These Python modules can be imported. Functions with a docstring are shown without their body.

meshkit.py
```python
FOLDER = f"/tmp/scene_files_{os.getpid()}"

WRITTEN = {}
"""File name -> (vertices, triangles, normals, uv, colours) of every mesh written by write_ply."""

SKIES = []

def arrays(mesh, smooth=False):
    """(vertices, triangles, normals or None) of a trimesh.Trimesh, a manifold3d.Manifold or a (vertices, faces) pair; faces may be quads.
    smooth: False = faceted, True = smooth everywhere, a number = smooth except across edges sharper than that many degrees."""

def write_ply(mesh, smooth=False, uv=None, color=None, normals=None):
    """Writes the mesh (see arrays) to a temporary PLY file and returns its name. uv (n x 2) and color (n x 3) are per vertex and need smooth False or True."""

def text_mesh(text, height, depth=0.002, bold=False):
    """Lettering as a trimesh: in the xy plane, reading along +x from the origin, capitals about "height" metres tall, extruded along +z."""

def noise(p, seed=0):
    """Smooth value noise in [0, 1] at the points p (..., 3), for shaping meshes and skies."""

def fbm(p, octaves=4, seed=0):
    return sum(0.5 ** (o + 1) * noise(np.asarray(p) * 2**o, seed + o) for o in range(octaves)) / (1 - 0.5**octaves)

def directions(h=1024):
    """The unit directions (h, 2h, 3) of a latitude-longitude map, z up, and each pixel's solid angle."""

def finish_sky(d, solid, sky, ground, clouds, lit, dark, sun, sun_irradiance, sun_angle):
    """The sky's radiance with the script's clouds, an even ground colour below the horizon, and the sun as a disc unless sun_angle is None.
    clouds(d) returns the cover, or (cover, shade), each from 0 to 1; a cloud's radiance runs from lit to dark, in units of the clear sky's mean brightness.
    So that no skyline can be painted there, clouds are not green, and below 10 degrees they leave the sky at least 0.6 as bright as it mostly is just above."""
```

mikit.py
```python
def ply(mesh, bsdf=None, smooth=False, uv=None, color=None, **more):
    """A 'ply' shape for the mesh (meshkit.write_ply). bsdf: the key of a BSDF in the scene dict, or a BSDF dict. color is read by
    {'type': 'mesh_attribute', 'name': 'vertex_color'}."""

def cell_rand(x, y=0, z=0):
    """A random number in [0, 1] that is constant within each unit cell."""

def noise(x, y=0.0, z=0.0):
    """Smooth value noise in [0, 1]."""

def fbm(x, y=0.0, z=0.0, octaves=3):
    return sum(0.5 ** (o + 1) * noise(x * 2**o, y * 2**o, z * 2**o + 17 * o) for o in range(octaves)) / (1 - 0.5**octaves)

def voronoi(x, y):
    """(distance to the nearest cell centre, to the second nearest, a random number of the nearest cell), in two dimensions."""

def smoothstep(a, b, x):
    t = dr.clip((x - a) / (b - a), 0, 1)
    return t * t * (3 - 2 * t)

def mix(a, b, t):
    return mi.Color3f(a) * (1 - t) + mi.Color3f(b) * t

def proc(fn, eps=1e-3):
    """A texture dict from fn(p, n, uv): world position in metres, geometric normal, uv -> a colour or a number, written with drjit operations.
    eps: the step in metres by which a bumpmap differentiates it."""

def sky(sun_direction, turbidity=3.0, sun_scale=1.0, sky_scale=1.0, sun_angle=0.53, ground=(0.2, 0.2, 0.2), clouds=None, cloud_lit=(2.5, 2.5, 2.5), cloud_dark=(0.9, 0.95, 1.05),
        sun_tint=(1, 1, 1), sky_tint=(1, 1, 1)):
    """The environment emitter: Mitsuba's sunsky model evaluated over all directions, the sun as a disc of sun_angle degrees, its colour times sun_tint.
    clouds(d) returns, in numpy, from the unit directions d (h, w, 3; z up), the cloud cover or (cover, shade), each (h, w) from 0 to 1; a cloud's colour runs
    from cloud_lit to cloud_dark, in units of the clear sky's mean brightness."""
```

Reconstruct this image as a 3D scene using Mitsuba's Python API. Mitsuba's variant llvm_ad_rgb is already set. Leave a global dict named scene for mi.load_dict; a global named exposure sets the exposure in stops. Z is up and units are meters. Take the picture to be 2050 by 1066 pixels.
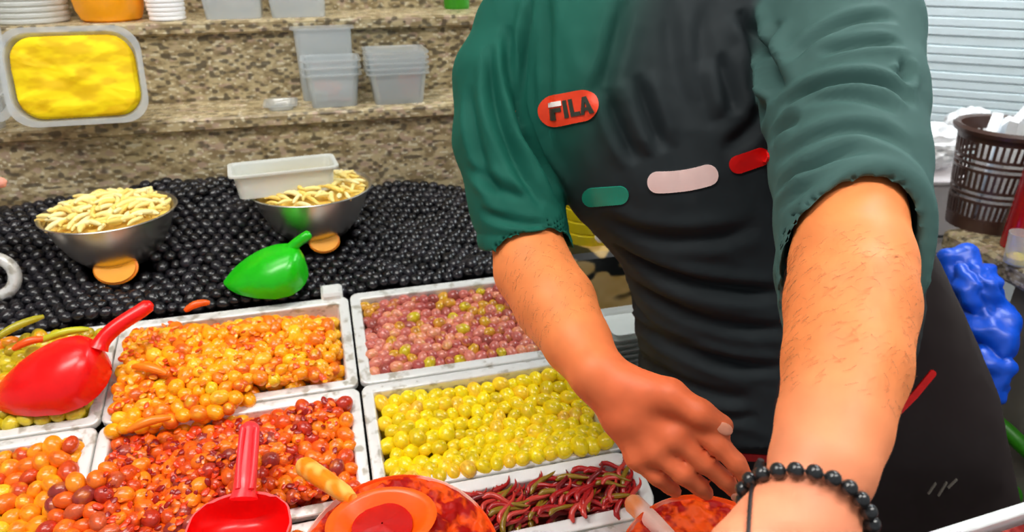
import math, random
import numpy as np, trimesh, manifold3d as m3, shapely
import drjit as dr
import mitsuba as mi
import mikit, meshkit
from mikit import noise, fbm, voronoi, smoothstep, mix
from scipy.spatial import cKDTree

T = mi.ScalarTransform4f
random.seed(4)
rng = np.random.default_rng(7)
scene, labels = {}, {}

# ------------------------------------------------------------------ camera, light, exposure
CAM = np.array([0.0, 0.0, 1.5])
FWD = np.array([0.23732675, 0.87222078, -0.42767618])
RGT = np.array([0.96494377, -0.26245662, 0.0])
RGT -= FWD * (RGT @ FWD); RGT /= np.linalg.norm(RGT)
UPV = np.cross(RGT, FWD)
FOC = 1400.0
scene['camera'] = {'type': 'thinlens', 'fov': math.degrees(2 * math.atan(1025 / FOC)), 'fov_axis': 'x', 'aperture_radius': 0.0016, 'focus_distance': 0.66,
                   'near_clip': 0.02, 'far_clip': 50.0,
                   'to_world': T().look_at(origin=CAM.tolist(), target=(CAM + FWD).tolist(), up=UPV.tolist())}
exposure = 0.0
scene['daylight'] = {'type': 'constant', 'radiance': {'type': 'rgb', 'value': [0.30, 0.315, 0.33]}}

FLOOR_Z = -0.15


def ray(px, py):
    return FWD + RGT * (px - 1025) / FOC - UPV * (py - 533) / FOC


def at(px, py, d):
    return CAM + ray(px, py) * d


def on_z(px, py, z):
    r = ray(px, py)
    return CAM + r * ((z - CAM[2]) / r[2])


def on_y(px, py, y):
    r = ray(px, py)
    return CAM + r * (y / r[1])


# the sloping display: local axes (x along the trays, y up the slope, h out of it)
TILT = math.radians(16.4)
EX = np.array([1.0, 0, 0]); EY = np.array([0, math.cos(TILT), math.sin(TILT)]); EN = np.array([0, -math.sin(TILT), math.cos(TILT)])
ORG = CAM - EN * 0.8


def slope(x, y, h=0.0):
    return ORG + np.multiply.outer(np.asarray(x, float), EX) + np.multiply.outer(np.asarray(y, float), EY) + np.multiply.outer(np.asarray(h, float), EN)


def on_slope(px, py, h=0.0):
    r = ray(px, py)
    p = CAM + r * ((h - 0.8) / (r @ EN))
    return (p - ORG) @ EX, (p - ORG) @ EY


def project(p):
    q = np.asarray(p) - CAM
    d = q @ FWD
    return 1025 + FOC * (q @ RGT) / d, 533 - FOC * (q @ UPV) / d, d


SLOPE_M = np.eye(4); SLOPE_M[:3, 0] = EX; SLOPE_M[:3, 1] = EY; SLOPE_M[:3, 2] = EN; SLOPE_M[:3, 3] = ORG


# ------------------------------------------------------------------ materials
def lin(r, g, b):
    c = np.array([r, g, b]) / 255.0
    return np.where(c <= 0.04045, c / 12.92, ((c + 0.055) / 1.055) ** 2.4).tolist()


def rgb(c):
    return {'type': 'rgb', 'value': list(c)}


def pr(name, color, rough=0.5, metal=0.0, spec=0.5, coat=0.0, two=True, **kw):
    b = {'type': 'principled', 'base_color': color if isinstance(color, dict) else rgb(color), 'roughness': rough, 'metallic': metal, 'specular': spec}
    if coat:
        b['clearcoat'] = coat; b['clearcoat_gloss'] = 0.9
    b.update(kw)
    name = 'mat_' + name
    scene[name] = {'type': 'twosided', 'bsdf': b} if two else b
    return name


def granite(p, n, uv):
    a = fbm(p.x * 55, p.y * 75, p.z * 75, 3)
    b = noise(p.x * 100 + 9, p.y * 140, p.z * 140)
    c = noise(p.x * 75 + 31, p.y * 95 + 5, p.z * 95)
    e = noise(p.x * 150, p.y * 200 + 3, p.z * 200)
    col = mix(lin(144, 126, 92), lin(190, 174, 136), smoothstep(0.36, 0.64, a))
    col = mix(col, lin(184, 158, 140), 0.7 * smoothstep(0.6, 0.8, c))
    col = mix(col, lin(220, 212, 186), smoothstep(0.66, 0.84, e) * 0.75)
    return mix(col, lin(84, 75, 60), smoothstep(0.56, 0.76, b) * 0.82)


pr('granite', mikit.proc(granite), 0.3, spec=0.4)


def granite_big(p, n, uv):
    b = fbm(p.x * 22 + 9, p.y * 22, p.z * 22, 2)
    a = noise(p.x * 60, p.y * 60, p.z * 60)
    col = mix(lin(190, 150, 70), lin(215, 185, 130), a)
    return mix(col, lin(24, 26, 26), smoothstep(0.46, 0.54, b))


pr('granite_dark', mikit.proc(granite_big), 0.3)


def steel_worn(p, n, uv):
    a = fbm(p.x * 90, p.y * 90, p.z * 90, 3)
    return mix(lin(232, 233, 230), lin(182, 178, 166), smoothstep(0.52, 0.74, a))


pr('pan_steel', mikit.proc(steel_worn), 0.36, metal=0.25)
pr('pan_white', lin(240, 242, 240), 0.3)
pr('bowl_steel', lin(222, 218, 212), 0.3, metal=1.0)
pr('dark_board', lin(40, 36, 32), 0.6)
pr('floor_tile', mikit.proc(lambda p, n, uv: mix(lin(70, 55, 45), lin(45, 38, 34), fbm(p.x * 8, p.y * 8, 0, 3))), 0.5)
pr('white_slat', lin(226, 240, 244), 0.45)
pr('white_wall', lin(200, 205, 205), 0.7)
pr('white_panel', lin(214, 206, 206), 0.4)
pr('white_bag', lin(245, 246, 248), 0.35)
pr('tissue', lin(240, 244, 248), 0.8)
pr('brown_plastic', lin(74, 50, 42), 0.35)
pr('red_sauce', lin(170, 12, 20), 0.12, coat=0.6)
pr('blue_bag', lin(8, 80, 210), 0.35, coat=0.2)
pr('green_plastic_dull', lin(50, 140, 20), 0.4)
pr('grey_panel', lin(130, 124, 116), 0.5)
pr('yellow_tub', lin(205, 185, 20), 0.3, coat=0.3)
pr('jar_dark', lin(46, 34, 22), 0.2)
pr('red_plastic', lin(236, 8, 8), 0.28, coat=0.3)
pr('red_plastic_light', lin(252, 52, 60), 0.28, coat=0.3)
pr('green_plastic', lin(24, 186, 8), 0.28, coat=0.3)
pr('orange_rind', lin(252, 140, 2), 0.4)
pr('orange_flesh', lin(255, 168, 12), 0.35, coat=0.3)
pr('black_cord', lin(18, 18, 22), 0.5)
pr('bead_black', lin(30, 32, 34), 0.16, coat=0.5)
pr('nail', lin(225, 150, 120), 0.3)
pr('hair', lin(22, 17, 14), 0.5)
pr('arm_hair', lin(92, 48, 26), 0.5)
pr('eye_white', lin(235, 230, 225), 0.2)
pr('eye_dark', lin(30, 20, 15), 0.15)
pr('badge_red', lin(226, 62, 26), 0.45)
pr('badge_dark', lin(44, 50, 40), 0.5)
pr('badge_white', lin(244, 240, 236), 0.45)
pr('stripe_teal', lin(18, 128, 104), 0.45)
pr('stripe_pale', lin(228, 196, 190), 0.45)
pr('stripe_red', lin(212, 8, 6), 0.45)
pr('shoe', lin(28, 28, 30), 0.5)
pr('vc_cloth', {'type': 'mesh_attribute', 'name': 'vertex_color'}, 0.75, spec=0.25, sheen=0.15)
pr('vc_skin', {'type': 'mesh_attribute', 'name': 'vertex_color'}, 0.5, spec=0.35)
pr('vc_olive', {'type': 'mesh_attribute', 'name': 'vertex_color'}, 0.24, spec=0.5, coat=0.35, two=False)
pr('vc_gloss', {'type': 'mesh_attribute', 'name': 'vertex_color'}, 0.27, spec=0.5, coat=0.3)
pr('vc_matte', {'type': 'mesh_attribute', 'name': 'vertex_color'}, 0.5, spec=0.4)
pr('lamp_white', lin(240, 240, 240), 0.4)
scene['mat_clear_plastic'] = {'type': 'blendbsdf', 'weight': 0.27, 'bsdf_0': {'type': 'thindielectric', 'int_ior': 1.45},
                          'bsdf_1': {'type': 'twosided', 'bsdf': {'type': 'roughplastic', 'diffuse_reflectance': rgb(lin(222, 230, 233)), 'alpha': 0.15}}}
scene['mat_milky_plastic'] = {'type': 'blendbsdf', 'weight': 0.72, 'bsdf_0': {'type': 'thindielectric', 'int_ior': 1.45},
                          'bsdf_1': {'type': 'twosided', 'bsdf': {'type': 'roughplastic', 'diffuse_reflectance': rgb(lin(232, 236, 232)), 'alpha': 0.15}}}


def paste(p, n, uv):
    a = fbm(p.x * 70, p.y * 70, p.z * 70, 3)
    return mix(lin(168, 8, 0), lin(244, 84, 10), smoothstep(0.38, 0.62, a))


pr('red_paste', mikit.proc(paste), 0.55, spec=0.3)
pr('wood_spoon', mikit.proc(lambda p, n, uv: mix(lin(240, 190, 90), lin(250, 140, 10), smoothstep(0.4, 0.6, fbm(p.x * 50, p.y * 50, p.z * 50, 2)))), 0.45)
pr('spoon_orange', lin(250, 92, 6), 0.35, coat=0.3)
pr('pale_spoon', mikit.proc(lambda p, n, uv: mix(lin(246, 200, 185), lin(248, 150, 90), smoothstep(0.45, 0.65, fbm(p.x * 40, p.y * 40, p.z * 40, 2)))), 0.45)
pr('enamel_pale', mikit.proc(lambda p, n, uv: mix(lin(240, 84, 20), lin(238, 196, 178), smoothstep(0.5, 0.66, fbm(p.x * 22 + 3, p.y * 22, p.z * 22, 2)))), 0.4)


# ------------------------------------------------------------------ helpers
used = {}


def key(name, parent=None):
    base = f'{parent}__{name}' if parent else name
    k = used.get(base, 0)
    used[base] = k + 1
    return base if k == 0 else f'{base}_{k:03d}'


def thing(name, label, cat, group=None, kind=None):
    k = key(name)
    labels[k] = {'label': label, 'category': cat}
    if group: labels[k]['group'] = group
    if kind: labels[k]['kind'] = kind
    return k


def obj(name, mesh, mat, parent=None, smooth=35, label=None, color=None, m=None, kind=None):
    k = key(name, parent)
    mat = mat if mat.startswith('mat_') else 'mat_' + mat
    d = mikit.ply(mesh, mat, smooth if color is None else True, color=color)
    if m is not None: d['to_world'] = T(m)
    scene[k] = d
    if label or kind:
        labels[k] = {}
        if label: labels[k]['label'] = label
        if kind: labels[k]['kind'] = kind
    return k


def single(name, mesh, mat, label, cat, group=None, kind=None, **kw):
    k = obj(name, mesh, mat, None, **kw)
    labels[k] = {'label': label, 'category': cat}
    if group: labels[k]['group'] = group
    if kind: labels[k]['kind'] = kind
    return k


def struct(name, mesh, mat, label=None, parent=None, **kw):
    k = obj(name, mesh, mat, parent, **kw)
    if parent is None:
        labels[k] = {'label': label, 'kind': 'structure'}
    return k


def tm(man):
    me = man.to_mesh()
    return trimesh.Trimesh(np.array(me.vert_properties[:, :3]), np.array(me.tri_verts), process=False)


def box(x0, x1, y0, y1, z0, z1, bev=0.0):
    if bev <= 0:
        b = trimesh.creation.box((x1 - x0, y1 - y0, z1 - z0)); b.apply_translation(((x0 + x1) / 2, (y0 + y1) / 2, (z0 + z1) / 2)); return b
    pts = []
    for a, sx in ((x0, 1), (x1, -1)):
        for b_, sy in ((y0, 1), (y1, -1)):
            for c, sz in ((z0, 1), (z1, -1)):
                pts += [(a + sx * bev, b_ + sy * bev, c), (a + sx * bev, b_, c + sz * bev), (a, b_ + sy * bev, c + sz * bev)]
    return trimesh.convex.convex_hull(np.array(pts))


def rrect(w, h, r, n=6):
    pts = []
    for cx, cy, a0 in ((w / 2 - r, h / 2 - r, 0), (-w / 2 + r, h / 2 - r, 90), (-w / 2 + r, -h / 2 + r, 180), (w / 2 - r, -h / 2 + r, 270)):
        for i in range(n + 1):
            a = math.radians(a0 + 90 * i / n)
            pts.append((cx + r * math.cos(a), cy + r * math.sin(a)))
    return np.array(pts)


def loft(rings, close=False, cap0=False, cap1=False):
    """rings: list of (n,3) loops"""
    n = len(rings[0])
    v = np.vstack(rings)
    f = []
    for i in range(len(rings) - 1 + (1 if close else 0)):
        a, b = i * n, ((i + 1) % len(rings)) * n
        for j in range(n):
            k = (j + 1) % n
            f += [(a + j, a + k, b + k), (a + j, b + k, b + j)]
    v = list(v)
    for cap, i in ((cap0, 0), (cap1, len(rings) - 1)):
        if cap:
            c = len(v); v.append(np.mean(rings[i], axis=0))
            for j in range(n):
                k = (j + 1) % n
                f.append((c, i * n + k, i * n + j) if i == 0 else (c, i * n + j, i * n + k))
    return trimesh.Trimesh(np.array(v), np.array(f), process=False)


def lathe(profile, n=64):
    a = np.arange(n) * 2 * np.pi / n
    rings = [np.stack([r * np.cos(a), r * np.sin(a), a * 0 + z], 1) for r, z in profile]
    return loft(rings)


def tube(points, radii, n=10, cap=True):
    p = np.asarray(points, float); radii = np.broadcast_to(radii, (len(p),))
    t = np.gradient(p, axis=0); t /= np.linalg.norm(t, axis=1, keepdims=True)
    ref = np.array([0, 0, 1.0]) if abs(t[0, 2]) < 0.9 else np.array([1.0, 0, 0])
    rings, a = [], np.cross(t[0], ref)
    for i in range(len(p)):
        a = a - t[i] * (a @ t[i]); a /= np.linalg.norm(a); b = np.cross(t[i], a)
        ang = np.arange(n) * 2 * np.pi / n
        rings.append(p[i] + radii[i] * (np.cos(ang)[:, None] * a + np.sin(ang)[:, None] * b))
    return loft(rings, cap0=cap, cap1=cap)


def spline(pts, n):
    p = np.asarray(pts, float)
    from scipy.interpolate import CubicSpline
    t = np.r_[0, np.cumsum(np.linalg.norm(np.diff(p, axis=0), axis=1))]
    return CubicSpline(t, p)(np.linspace(0, t[-1], n))


def frame(o, x, y, z):
    m = np.eye(4); m[:3, 0] = x; m[:3, 1] = y; m[:3, 2] = z; m[:3, 3] = o
    return m


def moved(mesh, m):
    mesh = mesh.copy(); mesh.apply_transform(m); return mesh


def trans(x, y, z):
    m = np.eye(4); m[:3, 3] = (x, y, z); return m


def cat(*ms):
    return trimesh.util.concatenate(ms)


# ------------------------------------------------------------------ SDF modelling: smooth-blended limbs, meshed with surface nets
def cone_d(p, a, b, ra, rb):
    ba = b - a
    t = np.clip((p - a) @ ba / max(ba @ ba, 1e-12), 0, 1)
    q = p - a - t[..., None] * ba
    return np.sqrt(np.einsum('...i,...i', q, q)) - (ra + t * (rb - ra))


def ell_d(p, c, ax, r):
    q = (p - c) @ np.asarray(ax).T
    r = np.asarray(r)
    k0 = np.linalg.norm(q / r, axis=-1); k1 = np.linalg.norm(q / (r * r), axis=-1)
    return k0 * (k0 - 1.0) / np.maximum(k1, 1e-9)


def smin(a, b, k):
    h = np.maximum(k - np.abs(a - b), 0) / k
    return np.minimum(a, b) - h * h * k * 0.25


class Field:
    def __init__(self): self.p = []          # (kind, args, k, bounds)

    def cone(self, a, b, ra, rb, k=0.02):
        a, b = np.asarray(a, float), np.asarray(b, float)
        self.p.append((cone_d, (a, b, ra, rb), k, (np.minimum(a - ra, b - rb), np.maximum(a + ra, b + rb))))

    def chain(self, pts, rad, k=0.02):
        for i in range(len(pts) - 1): self.cone(pts[i], pts[i + 1], rad[i], rad[i + 1], k)

    def ell(self, c, ax, r, k=0.02):
        c = np.asarray(c, float); m = max(r)
        self.p.append((ell_d, (c, np.asarray(ax, float), r), k, (c - m, c + m)))

    def bounds(self, pad=0.02):
        return np.min([b[3][0] for b in self.p], 0) - pad, np.max([b[3][1] for b in self.p], 0) + pad

    def at(self, pts):
        d = np.full(pts.shape[:-1], 0.08)
        for fn, a, k, _ in self.p: d = smin(d, fn(pts, *a), k)
        return d

    def grid(self, lo, hi, h):
        n = np.ceil((hi - lo) / h).astype(int) + 1
        g = np.full(n, 0.08, np.float32)
        ax = [lo[i] + h * np.arange(n[i]) for i in range(3)]
        for fn, a, k, (b0, b1) in self.p:
            i0 = np.clip(np.floor((b0 - 0.03 - k - lo) / h).astype(int), 0, n); i1 = np.clip(np.ceil((b1 + 0.03 + k - lo) / h).astype(int) + 1, 0, n)
            if np.any(i1 <= i0): continue
            s = tuple(slice(i0[j], i1[j]) for j in range(3))
            P = np.stack(np.meshgrid(*[ax[j][s[j]] for j in range(3)], indexing='ij'), -1)
            g[s] = smin(g[s], fn(P, *a), k)
        return g, ax


def surface_nets(g, lo, h):
    s = g < 0
    n = np.array(g.shape)
    cnt = np.zeros(n - 1, np.int8)
    for c in np.ndindex(2, 2, 2):
        cnt += s[c[0]:n[0] - 1 + c[0], c[1]:n[1] - 1 + c[1], c[2]:n[2] - 1 + c[2]]
    act = np.argwhere((cnt > 0) & (cnt < 8))
    idx = np.full(n - 1, -1, np.int64); idx[tuple(act.T)] = np.arange(len(act))
    acc = np.zeros((len(act), 3)); num = np.zeros(len(act))
    corners = [np.array(c) for c in np.ndindex(2, 2, 2)]
    for c in corners:
        for axi in range(3):
            if c[axi]: continue
            e = c.copy(); e[axi] = 1
            va = g[tuple((act + c).T)].astype(float); vb = g[tuple((act + e).T)].astype(float)
            x = (va < 0) != (vb < 0)
            t = np.where(x, va / np.where(x, va - vb, 1), 0)
            pt = act + c + 0.0; pt[:, axi] += t
            acc[x] += pt[x]; num[x] += 1
    v = lo + h * acc / num[:, None]
    F = []
    for axi in range(3):
        u, w = (axi + 1) % 3, (axi + 2) % 3
        sl0 = [slice(None)] * 3; sl1 = [slice(None)] * 3
        sl0[axi] = slice(0, -1); sl1[axi] = slice(1, None)
        a, b = s[tuple(sl0)], s[tuple(sl1)]
        e = np.argwhere(a != b)
        e = e[(e[:, u] > 0) & (e[:, w] > 0) & (e[:, u] < n[u] - 1) & (e[:, w] < n[w] - 1)]
        if not len(e): continue
        du = np.zeros(3, int); du[u] = 1
        dw = np.zeros(3, int); dw[w] = 1
        q = np.stack([idx[tuple((e - du - dw).T)], idx[tuple((e - dw).T)], idx[tuple(e.T)], idx[tuple((e - du).T)]], 1)
        inside = a[tuple(e.T)]
        q[~inside] = q[~inside][:, ::-1]
        F.append(q)
    q = np.vstack(F)
    return v, np.vstack([q[:, [0, 1, 2]], q[:, [0, 2, 3]]])


def net(field_or_grid, h, smooth_it=4, lo=None, hi=None):
    if isinstance(field_or_grid, Field):
        l, u = field_or_grid.bounds()
        lo = l if lo is None else lo; hi = u if hi is None else hi
        g, _ = field_or_grid.grid(lo, hi, h)
    else: g = field_or_grid
    v, f = surface_nets(g, lo, h)
    m = trimesh.Trimesh(v, f, process=False)
    if smooth_it:
        from scipy.sparse import coo_matrix, diags
        e = np.vstack([f[:, [0, 1]], f[:, [1, 2]], f[:, [2, 0]]]); e = np.vstack([e, e[:, ::-1]])
        A_ = coo_matrix((np.ones(len(e)), (e[:, 0], e[:, 1])), (len(v), len(v))).tocsr(); A_.data[:] = 1
        A_ = diags(1 / np.maximum(np.asarray(A_.sum(1)).ravel(), 1)) @ A_
        for i in range(2 * smooth_it):
            v = v + (0.5 if i % 2 == 0 else -0.52) * (A_ @ v - v)
        m = trimesh.Trimesh(v, f, process=False)
    return m

# ------------------------------------------------------------------ the setting
struct('floor', box(-3.5, 4, -2, 4, FLOOR_Z - 0.05, FLOOR_Z), 'floor_tile', 'dark brown market floor')
struct('wall_back', box(-3.5, 4, 3.2, 3.3, FLOOR_Z, 3.0), 'white_wall', 'pale wall behind the stall')
struct('ceiling', box(-3.5, 4, -0.6, 3.3, 3.0, 3.08), 'white_wall', 'pale ceiling over the stall')


def lamp(x, y, z, sx, sy, power, label, tint=(1, 0.97, 0.92)):
    t = thing('ceiling_lamp', label, 'lamp')
    obj('housing', box(x - sx / 2 - 0.03, x + sx / 2 + 0.03, y - sy / 2 - 0.03, y + sy / 2 + 0.03, z, z + 0.06, 0.008), 'lamp_white', t)
    obj('hanger_rod', box(x - 0.01, x + 0.01, y - 0.01, y + 0.01, z + 0.055, 3.0), 'lamp_white', t)
    k = key('diffuser', t)
    d = mikit.ply(box(x - sx / 2, x + sx / 2, y - sy / 2, y + sy / 2, z - 0.012, z + 0.002), 'mat_lamp_white')
    d['emitter'] = {'type': 'area', 'radiance': rgb([power * c for c in tint])}
    scene[k] = d


lamp(-0.55, 0.35, 2.55, 1.2, 0.3, 19.0, 'long white ceiling lamp hanging over the olive trays')
lamp(0.95, -0.1, 2.55, 1.2, 0.3, 17.0, 'long white ceiling lamp hanging in front of the man')
lamp(1.7, 1.3, 2.7, 0.3, 1.2, 24.0, 'long white ceiling lamp hanging by the slatted wall', (0.92, 0.98, 1.0))
lamp(-0.5, 1.0, 2.75, 1.2, 0.2, 9.0, 'long white ceiling lamp hanging over the granite shelves')

# stepped granite display at the back
GX0, GX1 = -1.5, 0.40
t = thing('granite_shelves', 'speckled beige granite stepped shelves behind the black olives', 'shelf')
obj('riser', box(GX0, GX1, 1.36, 1.40, 0.55, 1.182), 'granite', t)
obj('shelf_slab', box(GX0, GX1 + 0.01, 1.345, 1.50, 1.18, 1.204, 0.004), 'granite', t)
obj('riser', box(GX0, GX1, 1.50, 1.54, 1.19, 1.332), 'granite', t)
obj('shelf_slab', box(GX0, GX1 + 0.01, 1.485, 1.66, 1.330, 1.354, 0.004), 'granite', t)
obj('riser', box(GX0, GX1, 1.66, 1.70, 1.340, 1.95), 'granite', t)
obj('plinth', box(GX0 + 0.02, GX1 - 0.02, 1.405, 1.68, FLOOR_Z, 1.17), 'dark_board', t)

# white slatted wall on the right, seen past the man's shoulder
WD = np.array([0.766, -0.643, 0]); WN = np.array([-0.643, -0.766, 0])
WO = at(1940, 130, 2.25); WO[2] = 0
wm = frame(WO, WD, -WN, [0, 0, 1])
kw = struct('wall_right', moved(box(-1.3, 1.2, 0.03, 0.08, FLOOR_Z, 2.99), wm), 'white_wall', 'white slatted wall behind the napkin basket')
zz, i = 0.5, 0
while zz < 2.3:
    hgt = 0.0255 + 0.004 * rng.random()
    tilt = 0.004 * (rng.random() - 0.5)
    s = box(-1.28, 1.18, 0.006 * rng.random(), 0.031, 0.0012, hgt - 0.0012, 0.003)
    s.vertices[:, 2] += tilt * s.vertices[:, 0]
    obj('slat', moved(s, wm @ trans(0, 0, zz)), 'white_slat', kw, smooth=False)
    zz += hgt

# the sloping bench that carries the pans and the black olives
t = thing('display_bench', 'dark sloping bench carrying the olive pans', 'bench')
b = box(-1.3, 0.375, 0.0, 1.15, -0.085, -0.062)
obj('slope_board', moved(b, SLOPE_M), 'dark_board', t)
obj('side_panel', moved(box(0.352, 0.375, 0.0, 1.14, -0.16, -0.0635), SLOPE_M), 'dark_board', t)
for x in (-1.2, 0.3):
    obj('leg', box(x, x + 0.05, 0.35, 0.40, FLOOR_Z, 0.66), 'dark_board', t)
    obj('leg', box(x, x + 0.05, 1.20, 1.25, FLOOR_Z, 0.95), 'dark_board', t)


# ------------------------------------------------------------------ pans
def pan_mesh(w, h, r, flange=0.015, depth=0.055):
    rings = []
    for ins, z in ((0, -0.009), (0, -0.002), (0.0012, -0.0004), (0.003, 0), (flange - 0.002, 0), (flange, -0.001), (flange + 0.0012, -0.003), (flange + 0.006, -depth + 0.006), (flange + 0.012, -depth)):
        q = rrect(w - 2 * ins, h - 2 * ins, max(r - ins * 0.6, 0.004))
        rings.append(np.c_[q, np.full(len(q), z)])
    wall = loft(rings, cap1=True)
    return wall


def pan(name, label, x0, x1, y0, y1, mat='pan_steel', r=0.012, flange=0.015, group=None, h=0.0):
    t = thing(name, label, 'pan', group)
    m = pan_mesh(x1 - x0, y1 - y0, r, flange)
    m.invert()
    obj('body', m, mat, t, smooth=40, m=SLOPE_M @ trans((x0 + x1) / 2, (y0 + y1) / 2, h))
    return t


C0, C1, C2 = (-0.658, -0.330), (-0.328, 0.0065), (0.0095, 0.348)
pan('steel_pan', 'steel pan of green and orange olives at the left end of the back row', *C0, 0.6595, 0.848)
pan('steel_pan', 'steel pan heaped with orange olives beside the red scoop', *C1, 0.6585, 0.848)
pan('steel_pan', 'steel pan of pink olives in front of the black olives', *C2, 0.660, 0.852)
pan('steel_pan', 'steel pan of orange olives under the big red scoop', *C0, 0.483, 0.6575)
pan('steel_pan', 'steel pan of red and orange olives between the two red scoops', *C1, 0.470, 0.6565)
pan('steel_pan', 'steel pan of bright yellow olives under the man\'s hand', *C2, 0.481, 0.658)
pan('white_pan', 'white enamel pan of red chillies with rounded corners', 0.02, 0.358, 0.382, 0.479, 'pan_white', 0.032, 0.017)
pan('steel_pan', 'steel pan of yellow olives in front of the red chillies', 0.02, 0.352, 0.26, 0.380)
pan('steel_pan', 'steel pan of orange olives under the lower red scoop', *C1, 0.285, 0.464)
pan('steel_pan', 'steel pan of orange olives at the lower left corner', *C0, 0.30, 0.478)


# ------------------------------------------------------------------ olives
def olive_mesh(kind):
    m = trimesh.creation.icosphere(subdivisions=2)
    v = m.vertices
    if kind == 0: v = v * [0.56, 0.47, 0.47]
    elif kind == 1:
        v = v * [0.58, 0.46, 0.45]; v[:, 0] += 0.05 * np.maximum(v[:, 0], 0) ** 2 / 0.3
    else:
        v = v * [0.53, 0.46, 0.40]
        n = meshkit.noise(v * 9 + kind, 3)[:, None] - 0.5
        v = v * (1 + 0.16 * n)
    d = np.linalg.norm(v - np.array([-0.56, 0, 0]), axis=1)
    v = v + np.array([1, 0, 0]) * (0.07 * np.exp(-(d / 0.12) ** 2))[:, None]
    return trimesh.Trimesh(v, m.faces, process=False)


OLIVES = [olive_mesh(k) for k in range(3)]
LOW = trimesh.creation.icosphere(subdivisions=1); LOW.vertices *= [0.55, 0.47, 0.46]


def tone_groups(name, tones, shape, rough=0.2, coat=0.5):
    out = []
    for i, c in enumerate(tones):
        for var in range(2):
            m = OLIVES[shape if shape is not None else (i + var) % 2]
            if shape is None: m = trimesh.Trimesh(m.vertices * (1 + 0.07 * (meshkit.noise(m.vertices * 5 + 11 * i + 5 * var, 2)[:, None] - 0.5)), m.faces, process=False)
            n1 = meshkit.fbm(m.vertices * 3.2 + 7 * i + 3 * var, 3, 1)[:, None]; n2 = meshkit.noise(m.vertices * 2.2 + 5 * i + 9 * var, 6)[:, None]
            nx = np.array(lin(*tones[(i + 1 + var) % len(tones)]))
            t_ = np.clip((n2 - 0.5) / 0.25, 0, 1) * 0.55
            col = (np.array(lin(*c)) * (1 - t_) + nx * t_) * (0.72 + 0.56 * n1)
            g = f'{name}_source_{i}_{var}'
            scene[g] = {'type': 'shapegroup', 'flesh': mikit.ply(m, 'mat_vc_olive', True, color=np.clip(col, 0, 1))}
            out.append(g)
    return out


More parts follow.
